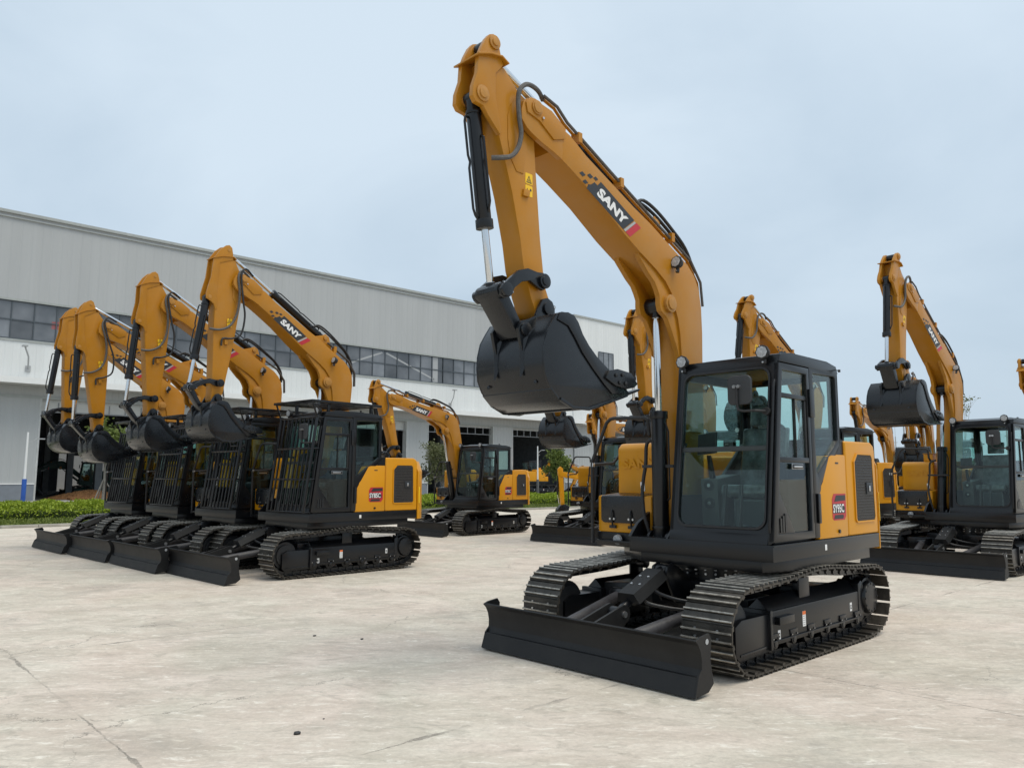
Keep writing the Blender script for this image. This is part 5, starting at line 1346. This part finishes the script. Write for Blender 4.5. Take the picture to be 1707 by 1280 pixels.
b = MB(); b.box(S0 + .4, S1 - .6, 1.01, 39.5, .006, .03, paint('hall_floor', (.12, .12, .115), .7)); o = obj('hall_floor', b.mesh('hall_floor', smooth=False)); o.matrix_world = WM; tag(o, kind='structure')

an = bpy.data.objects.new('warehouse', None); COL.objects.link(an); an.matrix_world = WM
tag(an, 'taller white clad warehouse end behind the raised black bucket', 'warehouse')
A0_, A1_ = 54.3, 72.0
b = MB(); b.box(A0_, A1_, .1, 30, 7.9, 20.0, 'pan_lo'); obj('wall', b.mesh('wall', smooth=False), an, I4)
b = MB(); b.box(A0_ - .06, A1_ + .06, -.03, 30.1, 20.0, 20.2, 'trim'); obj('roof_edge', b.mesh('roof_edge', smooth=False), an, I4)
b = MB(); b.box(A0_ + .02, A1_, -1.2, .099, 7.5, 7.85, 'canopy'); obj('canopy', b.mesh('canopy', smooth=False), an, I4)
b = MB(); b.box(A0_, 57.5, .12, 29, 1.0, 7.89, 'pan_wall'); b.box(64.2, A1_, .12, 29, 1.0, 7.89, 'pan_wall'); b.box(A0_, 57.5, .05, 29, 0, .999, 'plinth'); b.box(64.2, A1_, .05, 29, 0, .999, 'plinth'); b.box(57.5, 64.2, 6, 29, 0, 7.89, 'dark'); obj('lower_wall', b.mesh('lower_wall', smooth=False), an, I4)
for a in (58.45, 65.4):
    b = MB(); b.box(a, a + 2.7, .02, .06, 14.2, 16.3, 'win'); w_ = obj('window', b.mesh('window', smooth=False), an, I4)
    b = MB()
    for x in (a, a + .87, a + 1.77, a + 2.64): b.box(x, x + .06, -.02, .019, 14.2, 16.3, 'wframe_b')
    for z in (14.14, 16.3): b.box(a, a + 2.7, -.02, .019, z, z + .06, 'wframe_b')
    obj('window_frame', b.mesh('window_frame', smooth=False), w_, I4)

# wall mounted arms on the lower cladding
for s_, z_ in ((1.0, 10.0), (36.5, 9.9)):
    b = MB(); b.tube([(s_, 0, z_ - 1.3), (s_ - .15, -.7, z_ - .6), (s_ - .5, -1.3, z_)], .05, 'ltgrey', 6); b.box(s_ - .65, s_ - .35, -1.5, -1.1, z_ - .03, z_ + .06, 'ltgrey'); b.box(s_ - .15, s_ + .15, -.02, .049, z_ - 1.5, z_ - 1.1, 'ltgrey')
    obj('wall_lamp', b.mesh('wall_lamp'), fac, I4)

# machines inside the hall
P_ = wl(46.2, 1.8)
excavator('excavator', P_.x, P_.y, 42.5 - 8, 'brownish excavator parked in the factory doorway right of the middle excavator', s=1.25, swing=0, boom=-44, arm=25, badge='b75', group='machines inside the factory', emboss=False)
P_ = wl(10.2, -20)
xg = excavator('excavator', P_.x, P_.y, 42.5 + 172, 'dark machine with a cab standing inside the open left factory doorway', s=1.1, swing=0, boom=-50, arm=20, badge='b75', group='machines inside the factory', emboss=False)
repaint(xg, {'yellow': 'green', 'yellow2': 'green', 'black': 'green'})
b = MB(); bm = bmesh.new(); bmesh.ops.create_grid(bm, x_segments=60, y_segments=30, size=1)
for v in bm.verts:
    r_ = math.hypot(v.co.x, v.co.y); hgt = max(0, 1 - r_ ** 1.3); v.co = Vector((v.co.x * 2.9, v.co.y * 1.7, hgt * .62 + (random.uniform(-.05, .06) if hgt > 0 else 0)))
me = bpy.data.meshes.new('soil_pile'); bm.to_mesh(me); bm.free(); me.materials.append(M['orange'])
o = obj('soil_pile', me); o.matrix_world = WM @ TR(6.1, 3.5, 0.035); tag(o, 'low heap of orange sand inside the left factory doorway', 'sand heap')
b = MB()
for i in range(5): b.box(-.5 + i * .22, -.36 + i * .22, -.5, .5, .12, .15, 'orange')
for y in (-.45, 0, .4): b.box(-.5, .52, y, y + .08, 0, .119, 'orange')
o = obj('pallet', b.mesh('pallet', smooth=False)); o.matrix_world = WM @ TR(4.4, -.2, .034); tag(o, 'small wooden pallet on the floor before the orange sand heap', 'pallet')

# ------------------------------------------------------------------ mini excavator beyond the yard, mostly hidden
mini = bpy.data.objects.new('mini_excavator', None); COL.objects.link(mini)
mini.matrix_world = TR(3.9, 29.6, 0) @ ZR(R_(180 + 8)) @ Matrix.Scale(1.0, 4)
tag(mini, 'mini excavator with its thin arm and tiny bucket resting on the ground before the lawn', 'mini excavator')
b = MB(); b.prism([(1.95, .55), (2.08, .50), (2.12, .9), (2.17, 1.5), (2.20, 1.9), (2.10, 2.0), (2.0, 1.92), (1.98, 1.4), (1.96, .9)], -.07, .07, 'yellow2'); obj('arm', b.mesh('arm', bevel=.01), mini, I4)
b = MB(); b.prism([(2.12, 1.98), (2.0, 1.80), (1.3, 1.72), (.6, 1.2), (.4, .75), (.55, .7), (.8, 1.05), (1.4, 1.5), (2.1, 1.62), (2.2, 1.75)], -.09, .09, 'yellow2'); obj('boom', b.mesh('boom', bevel=.012), mini, I4)
b = MB(); b.prism([(1.78, .52), (1.95, .60), (2.12, .56), (2.25, .40), (2.28, .18), (2.15, .03), (1.90, .01), (1.76, .06), (1.85, .2)], -.2, .2, 'matt'); obj('bucket', b.mesh('bucket', bevel=.02), mini, I4)
b = MB(); b.cyl((2.17, 0, 1.65), (2.2, 0, .95), .035, 'black', 12); b.cyl((2.2, 0, .95), (2.14, 0, .62), .018, 'chrome', 10); obj('bucket_cylinder', b.mesh('bucket_cylinder'), mini, I4)
b = MB(); b.prism([(-.7, .55), (.4, .55), (.4, 1.15), (.0, 1.2), (-.3, 1.55), (-.7, 1.5)], -.45, .45, 'yellow2'); obj('body', b.mesh('body', bevel=.05, seg=3), mini, I4)
b = MB(); b.box(-.05, .35, -.4, .4, 2.25, 2.32, 'matt')
for x, y in ((-.6, -.4), (-.6, .4), (.3, -.4), (.3, .4)): b.tube([(x, y, 1.2), (x, y, 2.28)], .03, 'matt')
b.box(-.65, .35, -.45, .45, 2.25, 2.34, 'matt'); obj('canopy', b.mesh('canopy', bevel=.01), mini, I4)
for y in (-.4, .4):
    b = MB(); b.prism(arcp(.65, .2, .2, -90, 90, 8) + arcp(-.65, .2, .2, 90, 270, 8), y - .12, y + .12, 'steel'); obj('crawler_track', b.mesh('crawler_track', bevel=.01), mini, I4)

# ------------------------------------------------------------------ distance on the right
M['far'] = paint('far_treeline', (.045, .07, .03), .95, var=.4, vscale=.05)
def farmass(name, cx, cy, w_, d_, h_, n_, lab):
    P_ = rng.uniform(-1, 1, (n_, 3)); x = P_[:, 0] * w_; y = P_[:, 1] * d_
    hh = h_ * (.55 + .45 * np.sin(x * .11 + 1) * np.sin(x * .043) + .2 * np.sin(x * .5)); z = (P_[:, 2] * .5 + .5) * np.maximum(hh, h_ * .35)
    q = np.stack([cx + x, cy + y, z], 1)
    o = obj(name, leafmesh(name, q, 1.5, 'leafd', 1.3)); tag(o, kind='stuff')
farmass('distant_wood', 160, 230, 120, 8, 6.5, 26000, '')
def pylon(px, y, h, lab):
    root_x = (px - 853.5) / 1288 * y
    b = MB()
    b.cyl((0, 0, 0), (0, 0, h), .14, 'ltgrey', 8, r2=.09)
    b.box(-.3, .3, -.05, .05, h - 1.0, h - .9, 'ltgrey'); b.cyl((0, 0, h), (0, 0, h + 1.6), .03, 'ltgrey', 6)
    o = obj('utility_pole', b.mesh('utility_pole')); o.matrix_world = TR(root_x, y, 0); tag(o, lab, 'utility pole', 'distant grey poles')
pylon(1507, 95, 9.3, 'taller distant grey pole under the right-hand black bucket')
pylon(1492, 130, 8.6, 'shorter distant grey pole left of the one under the bucket')
pylon(1678, 110, 8.6, 'thin distant grey pole above the right-hand cab roof')
